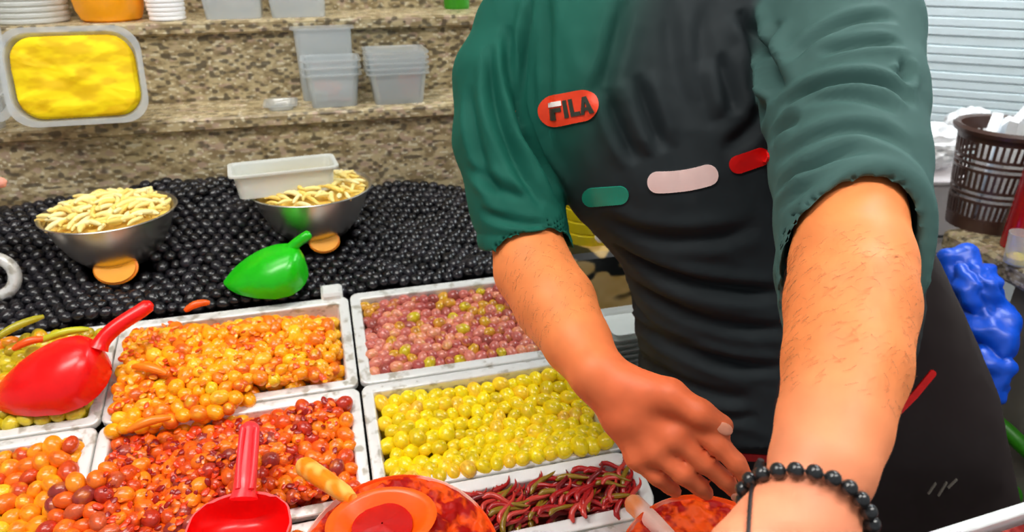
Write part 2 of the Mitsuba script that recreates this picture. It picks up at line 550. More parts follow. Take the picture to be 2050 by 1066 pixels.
def rand_rot(flat=0.45):
    a = rng.random() * 2 * math.pi
    b = (rng.random() - 0.5) * 2 * flat
    x = np.array([math.cos(a) * math.cos(b), math.sin(a) * math.cos(b), math.sin(b)])
    y = np.cross([0, 0, 1], x); y /= np.linalg.norm(y)
    return np.stack([x, y, np.cross(x, y)], 1)


def relax(P, R, hfun, inside, it=14):
    for _ in range(it):
        tr = cKDTree(P)
        pr_ = tr.query_pairs(2 * R.max(), output_type='ndarray')
        d = P[pr_[:, 0]] - P[pr_[:, 1]]
        L = np.linalg.norm(d, axis=1) + 1e-9
        over = (R[pr_[:, 0]] + R[pr_[:, 1]]) * 0.94 - L
        ok = over > 0
        mv = d[ok] / L[ok, None] * (over[ok] * 0.42)[:, None]
        np.add.at(P, pr_[ok, 0], mv); np.add.at(P, pr_[ok, 1], -mv)
        P[:, :2] = inside(P[:, :2])
        P[:, 2] += 0.15 * (hfun(P[:, 0], P[:, 1]) - P[:, 2])
    return P


def zone(fx, fy, what):
    a = 'left' if fx < 1 / 3 else 'right' if fx > 2 / 3 else ''
    b = 'front' if fy < 1 / 3 else 'back' if fy > 2 / 3 else ''
    return f'near the {b} {a} corner of {what}' if a and b else f'near the {a or b} rim of {what}' if a or b else f'in the middle of {what}'


def bzone(x, y, z):
    px = project((x, y, z))[0]
    place = 'at the left edge' if px < 130 else 'below the left steel bowl' if px < 330 else 'left of the green scoop' if px < 450 else 'around the green scoop' if px < 640 else 'behind the left half of the pink olives' if px < 850 else 'beside the man\'s elbow'
    return place + (', next to the pans' if y < 1.10 else ', a little way back')


def tone_word(c):
    import colorsys
    h, l, s = colorsys.rgb_to_hls(*(x / 255 for x in c)); h *= 360
    if l < .16: return 'black'
    if h > 330 or h < 9: return 'dark red' if l < .42 else 'pink' if s < .6 else 'red'
    if h < 22: return 'reddish orange' if s > .6 else 'brownish pink'
    if h < 34: return 'orange' if s > .6 else 'brown'
    if h < 45: return 'golden orange'
    if h < 52: return 'yellow'
    return 'greenish yellow'


def scatter(name, label, group, rect, size, tones, weights, hfun, seed, spacing=0.86, shape=None, skip=None, most=300, rough=0.2, coat=0.5, under=2, catg='olive', shadow_tone=0.8):
    """a heap: the top layer olive by olive, what lies beneath as one mesh"""
    global rng
    rng = np.random.default_rng(seed)
    x0, x1, y0, y1 = rect
    sp = size * spacing
    pts = []
    for j, y in enumerate(np.arange(y0, y1, sp * 0.866)):
        for x in np.arange(x0 + (j % 2) * sp / 2, x1, sp):
            pts.append((x + (rng.random() - .5) * sp * 0.5, y + (rng.random() - .5) * sp * 0.5))
    pts = np.array(pts)
    if skip is not None: pts = pts[~skip(pts[:, 0], pts[:, 1])]
    n = len(pts)
    S = size * (0.85 + 0.3 * rng.random(n))
    P = np.c_[pts, hfun(pts[:, 0], pts[:, 1]) + (rng.random(n) - 0.5) * size * 0.5]

    def inside(q):
        return np.c_[np.clip(q[:, 0], x0, x1), np.clip(q[:, 1], y0, y1)]
    P = relax(P, S * 0.49, hfun, inside)
    if skip is not None: ok = ~skip(P[:, 0], P[:, 1]); P, S = P[ok], S[ok]; n = len(P)
    Wp = slope(P[:, 0], P[:, 1], P[:, 2])
    px, py, d = project(Wp)
    vis = (px > -25) & (px < 2075) & (py > -25) & (py < 1091)
    order = np.argsort(np.where(vis, d, 99))
    single_ = [i for i in order if vis[i]][:most]
    rest = sorted(set(range(n)) - set(single_))
    groups = tone_groups(name, tones, shape, rough, coat)
    pick = rng.choice(len(tones), n, p=np.array(weights) / sum(weights))
    R0 = SLOPE_M[:3, :3]
    for i in single_:
        fx, fy = (P[i, 0] - x0) / (x1 - x0), (P[i, 1] - y0) / (y1 - y0)
        k = thing(name, f'{tone_word(tones[pick[i]])} olive {zone(fx, fy, label)}' if shape != 2 else f'glossy black olive {bzone(*Wp[i])}', catg, group)
        m = np.eye(4); m[:3, :3] = R0 @ rand_rot() * S[i]; m[:3, 3] = Wp[i]
        scene[k] = {'type': 'instance', 'to_world': T(m), 'shapegroup': {'type': 'ref', 'id': groups[2 * pick[i] + i % 2]}}
    # the rest of the layer and the layer(s) beneath, one object
    V, F, Cc, off = [], [], [], 0

    def put(base, p, s, tone):
        nonlocal off
        V.append(p + base.vertices @ (R0 @ rand_rot() * s).T); F.append(base.faces + off); off += len(base.vertices)
        Cc.append(np.tile(lin(*tones[tone]), (len(base.vertices), 1)))
    for i in rest:
        put(OLIVES[shape or 0] if vis[i] else LOW, Wp[i], S[i], pick[i])
    for lay in range(1, under + 1):
        for q in pts + (rng.random(pts.shape) - 0.5) * sp * 0.6 + sp * 0.5 * (lay % 2):
            q = np.clip(q, (x0, y0), (x1, y1))
            if skip is not None and skip(*q): continue
            put(LOW, slope(q[0], q[1], float(hfun(q[0], q[1])) - size * 0.62 * lay), size, rng.choice(len(tones), p=np.array(weights) / sum(weights)))
    nm = name + 's_below' if not rest or not any(vis[i] for i in rest) else name + 's_heap'
    k = obj(nm, (np.vstack(V), np.vstack(F)), 'vc_gloss', smooth=True, color=np.vstack(Cc))
    return k, single_, Wp


def stuff_label(k, label, catg='olives'):
    labels[k] = {'label': label, 'category': catg, 'kind': 'stuff'}


def flat(h, bump=0.006, f=14.0, sx=0.0, sy=0.0, seed=0):
    def fn(x, y):
        x, y = np.asarray(x, float), np.asarray(y, float)
        return h + bump * (meshkit.noise(np.stack([x * f, y * f, x * 0], -1), seed) - 0.5) * 2
    return fn


def inner(c, y0, y1, g=0.026):
    return (c[0] + g, c[1] - g, y0 + g, y1 - g)


YEL = [(252, 226, 16), (240, 212, 14), (220, 194, 12), (250, 206, 36), (236, 186, 56)]
k, _, _ = scatter('yellow_olive', 'the yellow pan under the man\'s hand', 'yellow olives under the hand', (C2[0] + 0.026, C2[1] - 0.026, 0.4935, 0.630), 0.0222, YEL, [5, 5, 3, 2, .5], lambda x, y: flat(-0.013)(x, y) + 0.013 * np.clip((0.525 - np.asarray(y)) / 0.03, 0, 1), 11)
stuff_label(k, 'yellow olives lying beneath the top layer of the bright yellow pan')
ORA = [(250, 172, 14), (244, 146, 12), (236, 120, 14), (246, 186, 40), (214, 92, 16), (232, 196, 30)]


def heap_b(x, y):
    x, y = np.asarray(x, float), np.asarray(y, float)
    return 0.010 + flat(0, 0.008, 16)(x, y) + 0.016 * np.exp(-((x + 0.2) / 0.09) ** 2 - ((y - 0.70) / 0.09) ** 2) - 0.012 * np.clip((x + 0.06) / 0.05, 0, 1) - 0.026 * np.clip((y - 0.785) / 0.035, 0, 1) * np.clip((x + 0.26) / 0.06, 0.3, 1)


k, _, _ = scatter('orange_olive', 'the pan right of the red scoop', 'orange olives in the back pan', (C1[0] + 0.02, C1[1] - 0.024, 0.640, 0.820), 0.0205, ORA, [5, 4, 3, 3, 1.5, 1], heap_b, 12, skip=lambda x, y: (np.asarray(y) < 0.680) & (np.asarray(x) > -0.13 - 0.5 * (0.68 - np.asarray(y))))
stuff_label(k, 'orange olives lying beneath the heap in the back pan')
PNK = [(206, 118, 104), (176, 82, 78), (222, 142, 112), (208, 150, 44), (206, 184, 30), (150, 70, 60)]
k, _, _ = scatter('pink_olive', 'the pan of pink olives', 'pink olives', inner(C2, 0.662, 0.852, 0.022), 0.0185, PNK, [5, 4, 3, 1.6, 1.2, 2], flat(-0.008, 0.008), 13)
stuff_label(k, 'pink olives lying beneath the top layer of their pan')
REDO = [(226, 84, 16), (190, 46, 16), (242, 112, 18), (150, 50, 44), (246, 140, 22), (196, 84, 44)]


def heap_e(x, y):
    x, y = np.asarray(x, float), np.asarray(y, float)
    return flat(0.002, 0.014, 16)(x, y) + 0.022 * np.clip((-0.24 - x) / 0.06, 0, 1) * np.clip((0.60 - y) / 0.05, 0, 1)


k, _, _ = scatter('red_olive', 'the pan behind the small red scoop', 'red olives in the middle pan', (-0.352, C1[1] - 0.022, 0.470, 0.633), 0.0205, REDO, [5, 3, 5, 1.3, 2.4, 1.5], heap_e, 14, most=300, skip=lambda x, y: ((np.asarray(x) < -0.305) & (np.asarray(y) > 0.56)) | ((np.asarray(y) < 0.492) & (np.asarray(x) > -0.13)))
stuff_label(k, 'red olives lying beneath the top layer of the middle pan')
k, _, _ = scatter('spiced_olive', 'the pan below the big red scoop', 'orange olives under the big red scoop', inner(C0, 0.484, 0.655, 0.022), 0.0225, [(250, 160, 20), (236, 116, 18), (206, 70, 20), (232, 196, 40), (150, 40, 20)], [4, 4, 2, 2, 1], flat(0.004, 0.012), 15)
stuff_label(k, 'orange olives lying beneath those under the big red scoop')
k, _, _ = scatter('mixed_olive', 'the pan behind the big red scoop', 'green olives at the left end', inner(C0, 0.662, 0.848, 0.022), 0.021, [(206, 184, 24), (170, 150, 24), (236, 130, 24), (222, 200, 50)], [4, 3, 1.5, 2], flat(0.002, 0.01), 16)
stuff_label(k, 'green olives lying beneath those behind the big red scoop')
k, _, _ = scatter('front_olive', 'the frontmost pan under the small scoop', 'orange olives at the front', inner(C1, 0.285, 0.464, 0.022), 0.0215, [(250, 150, 16), (240, 118, 16), (216, 80, 20), (246, 186, 40), (150, 130, 30)], [5, 4, 2, 2, .4], flat(-0.002, 0.012), 17)
stuff_label(k, 'orange olives lying beneath those under the lower red scoop')
k, _, _ = scatter('corner_olive', 'the pan in the lower left corner', 'orange olives in the corner', inner(C0, 0.30, 0.478, 0.022), 0.022, [(250, 160, 20), (240, 124, 18), (216, 80, 20), (232, 196, 40)], [5, 4, 2, 2], flat(0.002, 0.012), 18)
stuff_label(k, 'orange olives lying beneath those in the lower left corner')
k, _, _ = scatter('green_olive', 'the pan in front of the chillies', 'yellow olives before the chillies', inner((0.02, 0.352), 0.26, 0.380, 0.022), 0.02, YEL, [5, 5, 3, 2, .5], flat(-0.018), 19)
stuff_label(k, 'yellow olives lying beneath those in front of the chillies')

# bowls stand in the black olives
BL = []          # (x, y, keep-clear radius) in slope coordinates


def heap_black(x, y):
    x, y = np.asarray(x, float), np.asarray(y, float)
    g = np.interp(x, [-0.9, -0.55, -0.36, -0.22, -0.05, 0.12, 0.25, 0.36], [0.005, 0.008, 0.02, 0.038, 0.02, -0.012, -0.04, -0.06])
    return -0.004 + np.clip((y - 0.86) / 0.30, 0, 1) * g + 0.024 * (meshkit.noise(np.stack([x * 13, y * 16, x * 0], -1), 5) - 0.5)


bowl_spec = []
for bx, by, rr, hh in ((243, 517, 0.098, 0.088), (634, 468, 0.101, 0.090)):
    x, y = on_slope(bx, by, 0.0)
    h = float(heap_black(x, y))
    bowl_spec.append((slope(x, y, h - 0.012), rr, hh)); BL.append((x, y, 0.062))


def near_bowl(x, y):
    s = np.zeros(np.shape(x), bool)
    for bx, by, r in BL: s = s | (np.hypot(np.asarray(x) - bx, np.asarray(y) - by) < r)
    return s


k, _, _ = scatter('black_olive', 'shiny black olive near the front of the black heap', 'black olives along the front', (-0.80, 0.335, 0.868, 1.175), 0.0205, [(20, 20, 25), (32, 30, 36), (12, 11, 14)], [4, 2, 3], heap_black, 20, spacing=0.88, shape=2, skip=near_bowl, rough=0.25, coat=0.25, under=2)
stuff_label(k, 'glossy black olives heaped against the granite shelves')


# ------------------------------------------------------------------ steel bowls with pale strips
def bowl(base, r, h, label):
    t = thing('steel_bowl', label, 'bowl')
    prof = [(0.0, 0.0), (0.42 * r, 0.0), (0.55 * r, 0.08 * h), (0.72 * r, 0.3 * h), (0.87 * r, 0.62 * h), (0.95 * r, 0.9 * h), (0.97 * r, 0.965 * h), (1.02 * r, 0.985 * h), (1.035 * r, h), (1.02 * r, 1.012 * h), (0.985 * r, 1.0 * h), (0.95 * r, 0.96 * h), (0.93 * r, 0.88 * h), (0.85 * r, 0.62 * h), (0.70 * r, 0.31 * h), (0.54 * r, 0.1 * h), (0.4 * r, 0.025 * h), (0.0, 0.025 * h)]
    prof[0] = (0.001, 0); prof[-1] = (0.001, 0.025 * h)
    m = lathe(prof, 72); m.invert()
    obj('body', m, 'bowl_steel', t, smooth=50, m=trans(*base))
    return t


bowl(*bowl_spec[0], 'round steel bowl of pale yellow strips at the left of the black olives')
bowl(*bowl_spec[1], 'round steel bowl of pale strips behind the green scoop')

STRIP = []
for s in range(3):
    rr = np.random.default_rng(s)
    L = 0.5
    c = spline([(-L, 0, 0), (-L * .3, 0.10 * (rr.random() - .3), 0.05), (L * .4, -0.12 * rr.random(), 0.06), (L, 0.08 * (rr.random() - .5), -0.03)], 7)
    STRIP.append(tube(c, [0.06, 0.10, 0.12, 0.12, 0.12, 0.10, 0.05], 8))
for i, c in enumerate([(246, 224, 140), (240, 210, 110), (250, 234, 168)]):
    m_ = pr(f'strip_skin_{i}', lin(*c), 0.45, two=False)
    scene[f'strip_source_{i}'] = {'type': 'shapegroup', 'flesh': mikit.ply(STRIP[i], m_, True)}


def strips(base, r, h, label, group, n, rise, seed, size=0.036):
    g = np.random.default_rng(seed)
    top = np.array([0, 0, h * 0.93])
    # a mound fills the bowl below the strips
    prof = [(0.001, h * 0.93 + rise - 0.012), (0.35 * r, h * 0.93 + rise * 0.8 - 0.012), (0.65 * r, h * 0.93 + rise * 0.4 - 0.008), (0.9 * r, h * 0.9), (0.86 * r, h * 0.7), (0.001, h * 0.68)]
    mm = lathe(prof, 40); mm.invert()
    mm = mm.subdivide(); mm.vertices += 0.004 * (meshkit.noise(mm.vertices * 90, 2)[:, None] - 0.5)
    single(group + '_mound', mm, 'strip_skin_1', label[1], 'strips', kind='stuff', m=trans(*base))
    for i in range(n):
        q = r * 0.86 * math.sqrt((i + 0.5) / n); a = i * 2.39996
        x, y = q * math.cos(a), q * math.sin(a)
        z = h * 0.93 + rise * (1 - (q / r) ** 2) - 0.004 + 0.008 * g.random()
        where = 'in the middle of' if q < .4 * r else ('at the right of' if math.cos(a) > .7 else 'at the left of' if math.cos(a) < -.7 else 'at the back of' if math.sin(a) > 0 else 'at the front of')
        k = thing(group, f'pale yellow strip {where} {label[0]}', 'food strip', label[2])
        aa = g.random() * 6.28; b = (g.random() - .5) * 0.7
        X = np.array([math.cos(aa) * math.cos(b), math.sin(aa) * math.cos(b), math.sin(b)]); Y = np.cross([0, 0, 1], X); Y /= np.linalg.norm(Y)
        m = np.eye(4); m[:3, :3] = np.stack([X, Y, np.cross(X, Y)], 1) * size * (0.8 + 0.4 * g.random()); m[:3, 3] = base + np.array([x, y, z])
        scene[k] = {'type': 'instance', 'to_world': T(m), 'shapegroup': {'type': 'ref', 'id': f'strip_source_{i % 3}'}}


strips(*bowl_spec[0], ('the heap in the left steel bowl', 'pale mound under the strips in the left steel bowl', 'strips in the left bowl'), 'pale_strip', 150, 0.024, 3, 0.032)
strips(*bowl_spec[1], ('the bowl behind the green scoop', 'pale mound under the strips in the bowl behind the green scoop', 'strips in the bowl behind the scoop'), 'white_strip', 110, 0.018, 4, 0.032)


# ------------------------------------------------------------------ clear food boxes
def food_box(w, d, h, taper=0.86, lip=0.006, r=0.012, th=0.0012):
    rings = []
    for k_, z, e in ((taper, 0, 0), (taper + (1 - taper) * 0.5, h * 0.5, 0), (1, h - 0.004, 0), (1, h - 0.003, lip), (1, h, lip), (1, h, 0.001)):
        q = rrect(w * k_ + 2 * e, d * k_ + 2 * e, r); rings.append(np.c_[q, np.full(len(q), z)])
    for k_, z in ((1, h - 0.004), (taper + (1 - taper) * 0.5, h * 0.5), (taper, th)):
        q = rrect(w * k_ - 2 * th, d * k_ - 2 * th, r); rings.append(np.c_[q, np.full(len(q), z)])
    m = loft(rings, cap0=True, cap1=True)
    return m


def boxed(name, label, m, w, d, h, mat='clear_plastic', cat_='plastic container', group=None, **kw):
    return single(name, food_box(w, d, h, **kw), mat, label, cat_, group, smooth=30, m=m)


S1Y, S1Z, S2Y, S2Z = 1.345, 1.204, 1.485, 1.354


def stand(px, y, z):
    """shelf position under a picture column, y and z given"""
    p = on_y(px, 200, y); return p[0]


ORD = ['lowest', 'second from the bottom', 'third from the bottom', 'fourth from the bottom', 'fourth from the top', 'third from the top', 'second from the top', 'topmost']


def stack(name, label, x, y, z, w, d, h, n, step, group, **kw):
    for i in range(n):
        boxed(name, f'clear plastic box, {ORD[i] if i < n - 1 else ORD[7]} {label}', trans(x, y, z + i * step), w, d, h, group=group, **kw)


xa = on_y(662, 170, 1.40)[0]
stack('clear_box', 'of the short stack before the tall box', xa + 0.004, S1Y + 0.06, S1Z, 0.098, 0.07, 0.062, 3, 0.013, 'clear boxes in the front stack', mat='clear_plastic')
boxed('tall_clear_box', 'tall clear plastic box standing behind the short stack', trans(xa - 0.004, S1Y + 0.118, S1Z), 0.108, 0.04, 0.137, taper=0.94)
xb = on_y(795, 160, 1.40)[0]
stack('stacked_clear_box', 'of the stack nearest the man\'s sleeve', xb, S1Y + 0.065, S1Z, 0.108, 0.09, 0.06, 5, 0.0095, 'clear boxes near the sleeve')
xl_ = on_y(562, 205, 1.40)[0]
boxed('clear_dish', 'small flat clear dish lying left of the tall clear box', trans(xl_, S1Y + 0.05, S1Z), 0.05, 0.06, 0.012)

# yellow tub tipped to face the customers
tc = on_y(155, 160, 1.40)
ty = np.array([0, math.sin(math.radians(16)), math.cos(math.radians(16))]); tx = np.array([1.0, 0, 0]); tz = np.cross(tx, ty)
TUBM = frame(np.array([tc[0] + 0.024, S1Y + 0.018, S1Z + 0.0725]), tx, ty, tz)
boxed('clear_tub', 'wide clear tub of yellow paste leaning on the granite shelf', TUBM, 0.192, 0.138, 0.06, 'milky_plastic' if False else 'clear_plastic', 'tub', r=0.04, lip=0.009, taper=0.94)
q = []
for e, z in ((0.82, 0.004), (0.92, 0.03), (0.945, 0.050), (0.90, 0.058), (0.65, 0.062), (0.3, 0.063), (0.02, 0.063)):
    o_ = rrect(0.192 * e, 0.138 * e, 0.04 * e, 10); q.append(np.c_[o_, np.full(len(o_), z)])
m_ = loft(q, cap0=True, cap1=True).subdivide().subdivide()
nn = meshkit.fbm(m_.vertices * np.array([28, 60, 30]), 3, 4) - 0.5
m_.vertices[:, 2] += 0.012 * nn * (m_.vertices[:, 2] > 0.05)
pr('yellow_paste', mikit.proc(lambda p, n, uv: mix(lin(224, 186, 4), lin(250, 224, 18), smoothstep(0.35, 0.65, fbm(p.x * 30, p.y * 30, p.z * 60, 3)))), 0.65, spec=0.25)
single('yellow_paste_fill', m_, 'yellow_paste', 'bright yellow paste filling the wide clear tub', 'paste', kind='stuff', smooth=60, m=TUBM)
TUB2 = frame(np.array([on_y(-98, 160, 1.40)[0], S1Y + 0.052, S1Z + 0.088]), tx, ty, tz)
boxed('clear_tub', 'clear tub cut by the left edge of the photo beside the yellow one', TUB2, 0.20, 0.158, 0.06, 'clear_plastic', 'tub', r=0.03, lip=0.01, taper=0.92)
boxed('ribbed_clear_box', 'ribbed clear box at the left edge on the granite shelf', trans(on_y(-30, 200, 1.40)[0], S1Y + 0.02, S1Z), 0.07, 0.04, 0.055)

# upper shelf
ux = lambda px: on_y(px, 20, 1.53)[0]
k = thing('ribbed_tub', 'stack of ribbed pale tubs at the left end of the upper shelf', 'tub')
rp = []
for i in range(12): rp += [(0.058 + 0.0015 * i * 0.5, 0.010 * i), (0.0615 + 0.0015 * i * 0.5, 0.010 * i + 0.003), (0.0615 + 0.0015 * i * 0.5, 0.010 * i + 0.007)]
m_ = lathe([(0.001, 0.0)] + rp + [(0.001, 0.121)], 48); m_.invert()
obj('body', m_, 'milky_plastic', k, m=trans(ux(48), S2Y + 0.075, S2Z))
k = thing('orange_jar', 'round orange jar on the upper granite shelf', 'jar')
m_ = lathe([(0.001, 0), (0.046, 0), (0.052, 0.004), (0.058, 0.02), (0.062, 0.05), (0.060, 0.09), (0.045, 0.105), (0.042, 0.12), (0.001, 0.12)], 48); m_.invert()
obj('body', m_, 'orange_flesh', k, m=trans(ux(214), S2Y + 0.07, S2Z))
m_ = lathe([(0.001, 0.12), (0.047, 0.12), (0.047, 0.14), (0.044, 0.143), (0.001, 0.143)], 48); m_.invert()
obj('lid', m_, 'red_sauce', k, m=trans(ux(214), S2Y + 0.07, S2Z))
k = thing('white_cup_stack', 'slim stack of white cups beside the orange jar', 'cup')
rp = []
for i in range(14): rp += [(0.030 + 0.0006 * i, 0.008 * i), (0.0325 + 0.0006 * i, 0.008 * i + 0.002), (0.0325 + 0.0006 * i, 0.008 * i + 0.0055)]
m_ = lathe([(0.001, 0)] + rp + [(0.001, 0.111)], 40); m_.invert()
obj('body', m_, 'white_bag', k, m=trans(ux(332), S2Y + 0.05, S2Z))
boxed('upper_clear_box', 'clear plastic box on the upper shelf right of the white cups', trans(ux(467), S2Y + 0.07, S2Z), 0.118, 0.10, 0.10)
boxed('upper_clear_box', 'rightmost clear plastic box on the upper granite shelf', trans(ux(597), S2Y + 0.07, S2Z), 0.118, 0.10, 0.10)
# green bottle just behind the shoulder
k = thing('green_bottle', 'small green bottle on the upper shelf behind the man\'s shoulder', 'bottle')
m_ = lathe([(0.001, 0), (0.026, 0), (0.028, 0.004), (0.028, 0.10), (0.012, 0.125), (0.012, 0.14), (0.001, 0.14)], 32); m_.invert()
obj('body', m_, 'green_plastic_dull', k, m=trans(ux(930), S2Y + 0.13, S2Z))

# clear box lying on the second bowl
bb = bowl_spec[1]
bc = at(574, 398, project(bb[0])[2] - 0.085)
boxed('clear_box_on_bowl', 'whitish clear plastic box resting on the bowl of strips', frame([bc[0], bc[1] + 0.03, bb[0][2] + bb[2] + 0.004], [0.995, 0.1, 0], [-0.1, 0.995, 0], [0, 0, 1]), 0.160, 0.070, 0.042, 'milky_plastic', taper=0.94, lip=0.007)

# orange halves in front of the bowls
for (px, py, s, lab) in ((240, 558, 0.033, 'half orange slice lying against the left steel bowl'), (652, 503, 0.026, 'half orange slice lying behind the green scoop')):
    x, y = on_slope(px, py, 0.0); h = float(heap_black(x, y)) + 0.022
    t = thing('orange_slice', lab, 'orange')
    m_ = trimesh.creation.icosphere(subdivisions=3); v = m_.vertices.copy()
    v = v * [s, s * 0.8, s * 0.36]; v[:, 2] = np.where(v[:, 2] > 0, v[:, 2] * 0.25, v[:, 2])
    tl = math.radians(38)
    fm = SLOPE_M @ trans(x, y, h) @ np.array([[1, 0, 0, 0], [0, math.cos(tl), -math.sin(tl), 0], [0, math.sin(tl), math.cos(tl), 0], [0, 0, 0, 1]])
    obj('rind', trimesh.Trimesh(v, m_.faces, process=False), 'orange_rind', t, smooth=True, m=fm)
    pts = [(0.9 * s * math.cos(a), 0.72 * s * math.sin(a)) for a in np.linspace(0, 2 * math.pi, 33)[:-1]]
    pl = trimesh.creation.extrude_polygon(shapely.Polygon(pts), 0.003, engine='earcut'); pl.apply_translation((0, 0, s * 0.075))
    obj('flesh', pl, 'orange_flesh', t, m=fm)


# ------------------------------------------------------------------ scoops
def scoop_shell(L, W, D, th=0.0022, ns=28, na=22):
    s = np.r_[0.0, np.linspace(0.02, 0.9, ns - 6), 0.93, 0.955, 0.975, 0.99, 1.0]
    fw = np.interp(s, [0, .03, .1, .22, .4, .62, .8, .9, .955, .985, 1], [.06, .2, .42, .66, .87, 1, .92, .70, .48, .27, .04])
    fd = np.interp(s, [0, .05, .15, .3, .5, .7, .85, .93, .975, 1], [.02, .14, .36, .62, .86, .98, 1, .9, .66, .12])
    a = np.linspace(-math.pi / 2, math.pi / 2, na)
    lay = []
    for o in (0, th):
        w, d = np.maximum(fw * W / 2 - o, 0.0004), np.maximum(fd * D - o, 0.0003)
        x = np.where(s > 0.9, s * L - o * 1.2, s * L)
        lay.append(np.stack([np.repeat(x[:, None], na, 1), w[:, None] * np.sin(a), -d[:, None] * np.cos(a) ** 0.8], -1))
    n = len(s)
    V = np.vstack([lay[0].reshape(-1, 3), lay[1].reshape(-1, 3)])
    F = []
    N_ = n * na
    for i in range(n - 1):
        for j in range(na - 1):
            p, q_, r_, t_ = i * na + j, i * na + j + 1, (i + 1) * na + j + 1, (i + 1) * na + j
            F += [(p, q_, r_), (p, r_, t_), (N_ + p, N_ + r_, N_ + q_), (N_ + p, N_ + t_, N_ + r_)]
        for j in (0, na - 1):
            p, t_ = i * na + j, (i + 1) * na + j
            F += [(p, t_, N_ + t_), (p, N_ + t_, N_ + p)]
    return trimesh.Trimesh(V, np.array(F), process=False)


def scoop(name, label, tip, back, up, W, D, mat, handle, hr, hmat=None, squash=0.55, hlabel=None):
    t = thing(name, label, 'scoop')
    X = np.array(back) - tip; L = np.linalg.norm(X); X /= L
    Z = np.array(up, float) - X * (np.array(up) @ X); Z /= np.linalg.norm(Z)
    fm = frame(tip, X, np.cross(Z, X), Z)
    obj('blade', scoop_shell(L, W, D), mat, t, smooth=60, m=fm)
    c = spline(handle, 18)
    h_ = tube(c, np.interp(np.linspace(0, 1, 18), [0, .1, .85, .95, 1], [hr * 1.25, hr, hr * 0.95, hr * 0.9, hr * 0.45]), 16)
    obj('handle', h_, hmat or mat, t, smooth=60, label=hlabel)
    return t


def sp3(px, py, h): return slope(*on_slope(px, py, h), h)


tip, back = sp3(-20, 800, 0.012), sp3(225, 742, 0.022)
scoop('red_scoop', 'big red plastic scoop lying face down on the left pans', tip, back, -EN, 0.115, 0.058, 'red_plastic', [sp3(196, 700, 0.060), sp3(214, 672, 0.070), sp3(258, 638, 0.080), sp3(303, 607, 0.086)], 0.0105)
tip, back = sp3(448, 566, 0.018), sp3(618, 548, 0.022)
scoop('green_scoop', 'bright green plastic scoop lying face down on the black olives', tip, back, -EN, 0.105, 0.052, 'green_plastic', [sp3(568, 512, 0.058), sp3(588, 492, 0.070), sp3(606, 478, 0.080), sp3(622, 468, 0.086)], 0.0085)
tip, back = sp3(462, 1190, 0.062), sp3(486, 984, 0.066)
k = scoop('small_red_scoop', 'red plastic scoop with upright handle lying open side up', tip, back, EN, 0.112, 0.05, 'red_plastic', [sp3(488, 1000, 0.062), sp3(490, 978, 0.066), sp3(496, 910, 0.072), sp3(501, 846, 0.080)], 0.0125, 'red_plastic_light', hlabel='lighter pinkish red handle')
for s_ in (-1, 1):
    a = [sp3(490 + s_ * 13, 980, 0.076), sp3(495 + s_ * 15, 915, 0.082), sp3(500 + s_ * 14, 858, 0.089)]
    obj('handle_ridge', tube(spline(a, 10), 0.0035, 8), 'red_plastic_light', k, smooth=60)


# ------------------------------------------------------------------ bowls of red paste, spoons
def paste_bowl(c, r, h, label, plabel, mat, seed, rise=0.03):
    t = thing('paste_bowl', label, 'bowl')
    m_ = lathe([(0.001, 0), (0.6 * r, 0), (0.85 * r, 0.4 * h), (0.98 * r, h - 0.004), (1.0 * r, h), (0.985 * r, h + 0.001), (0.96 * r, h - 0.004), (0.83 * r, 0.42 * h), (0.58 * r, 0.03), (0.001, 0.03)], 72); m_.invert()
    fm = frame(c, EX, EY, EN)
    obj('body', m_, mat, t, smooth=40, m=fm)
    q = [(0.001, h + rise)]
    for f_ in (0.15, 0.3, 0.45, 0.6, 0.75, 0.88, 0.96, 1.0 if rise > 0.02 else 0.965): q.append((f_ * r, h - 0.004 + rise * (1 - f_ ** 2.6)))
    q += [(0.9 * r, h * 0.6), (0.001, h * 0.55)]
    m_ = lathe(q, 80).subdivide().subdivide(); m_.invert(); m_ = trimesh.Trimesh(m_.vertices, m_.faces, process=True)
    v = m_.vertices; top = v[:, 2] > h - 0.008
    v[:, 2] += top * ((0.034 if rise > 0.02 else 0.016) * (meshkit.fbm(v * 42 + seed, 4, seed) - 0.5) + 0.012 * (meshkit.noise(v * 150, seed) - 0.5)) * np.clip((r - np.hypot(v[:, 0], v[:, 1])) / (0.12 * r), 0.25 if rise > 0.02 else 0.1, 1)
    single('red_paste_heap', m_, 'red_paste', plabel, 'paste', kind='stuff', smooth=50, m=fm)
    return t


PB = on_slope(800, 1134, 0.055)
paste_bowl(slope(PB[0], PB[1], -0.004), 0.112, 0.058, 'pale rimmed bowl heaped with red paste at the bottom of the photo', 'coarse red chilli paste heaped in the bowl under the orange spoon', 'enamel_pale', 3, 0.026)


pr('dab_red', lin(184, 6, 2), 0.45)


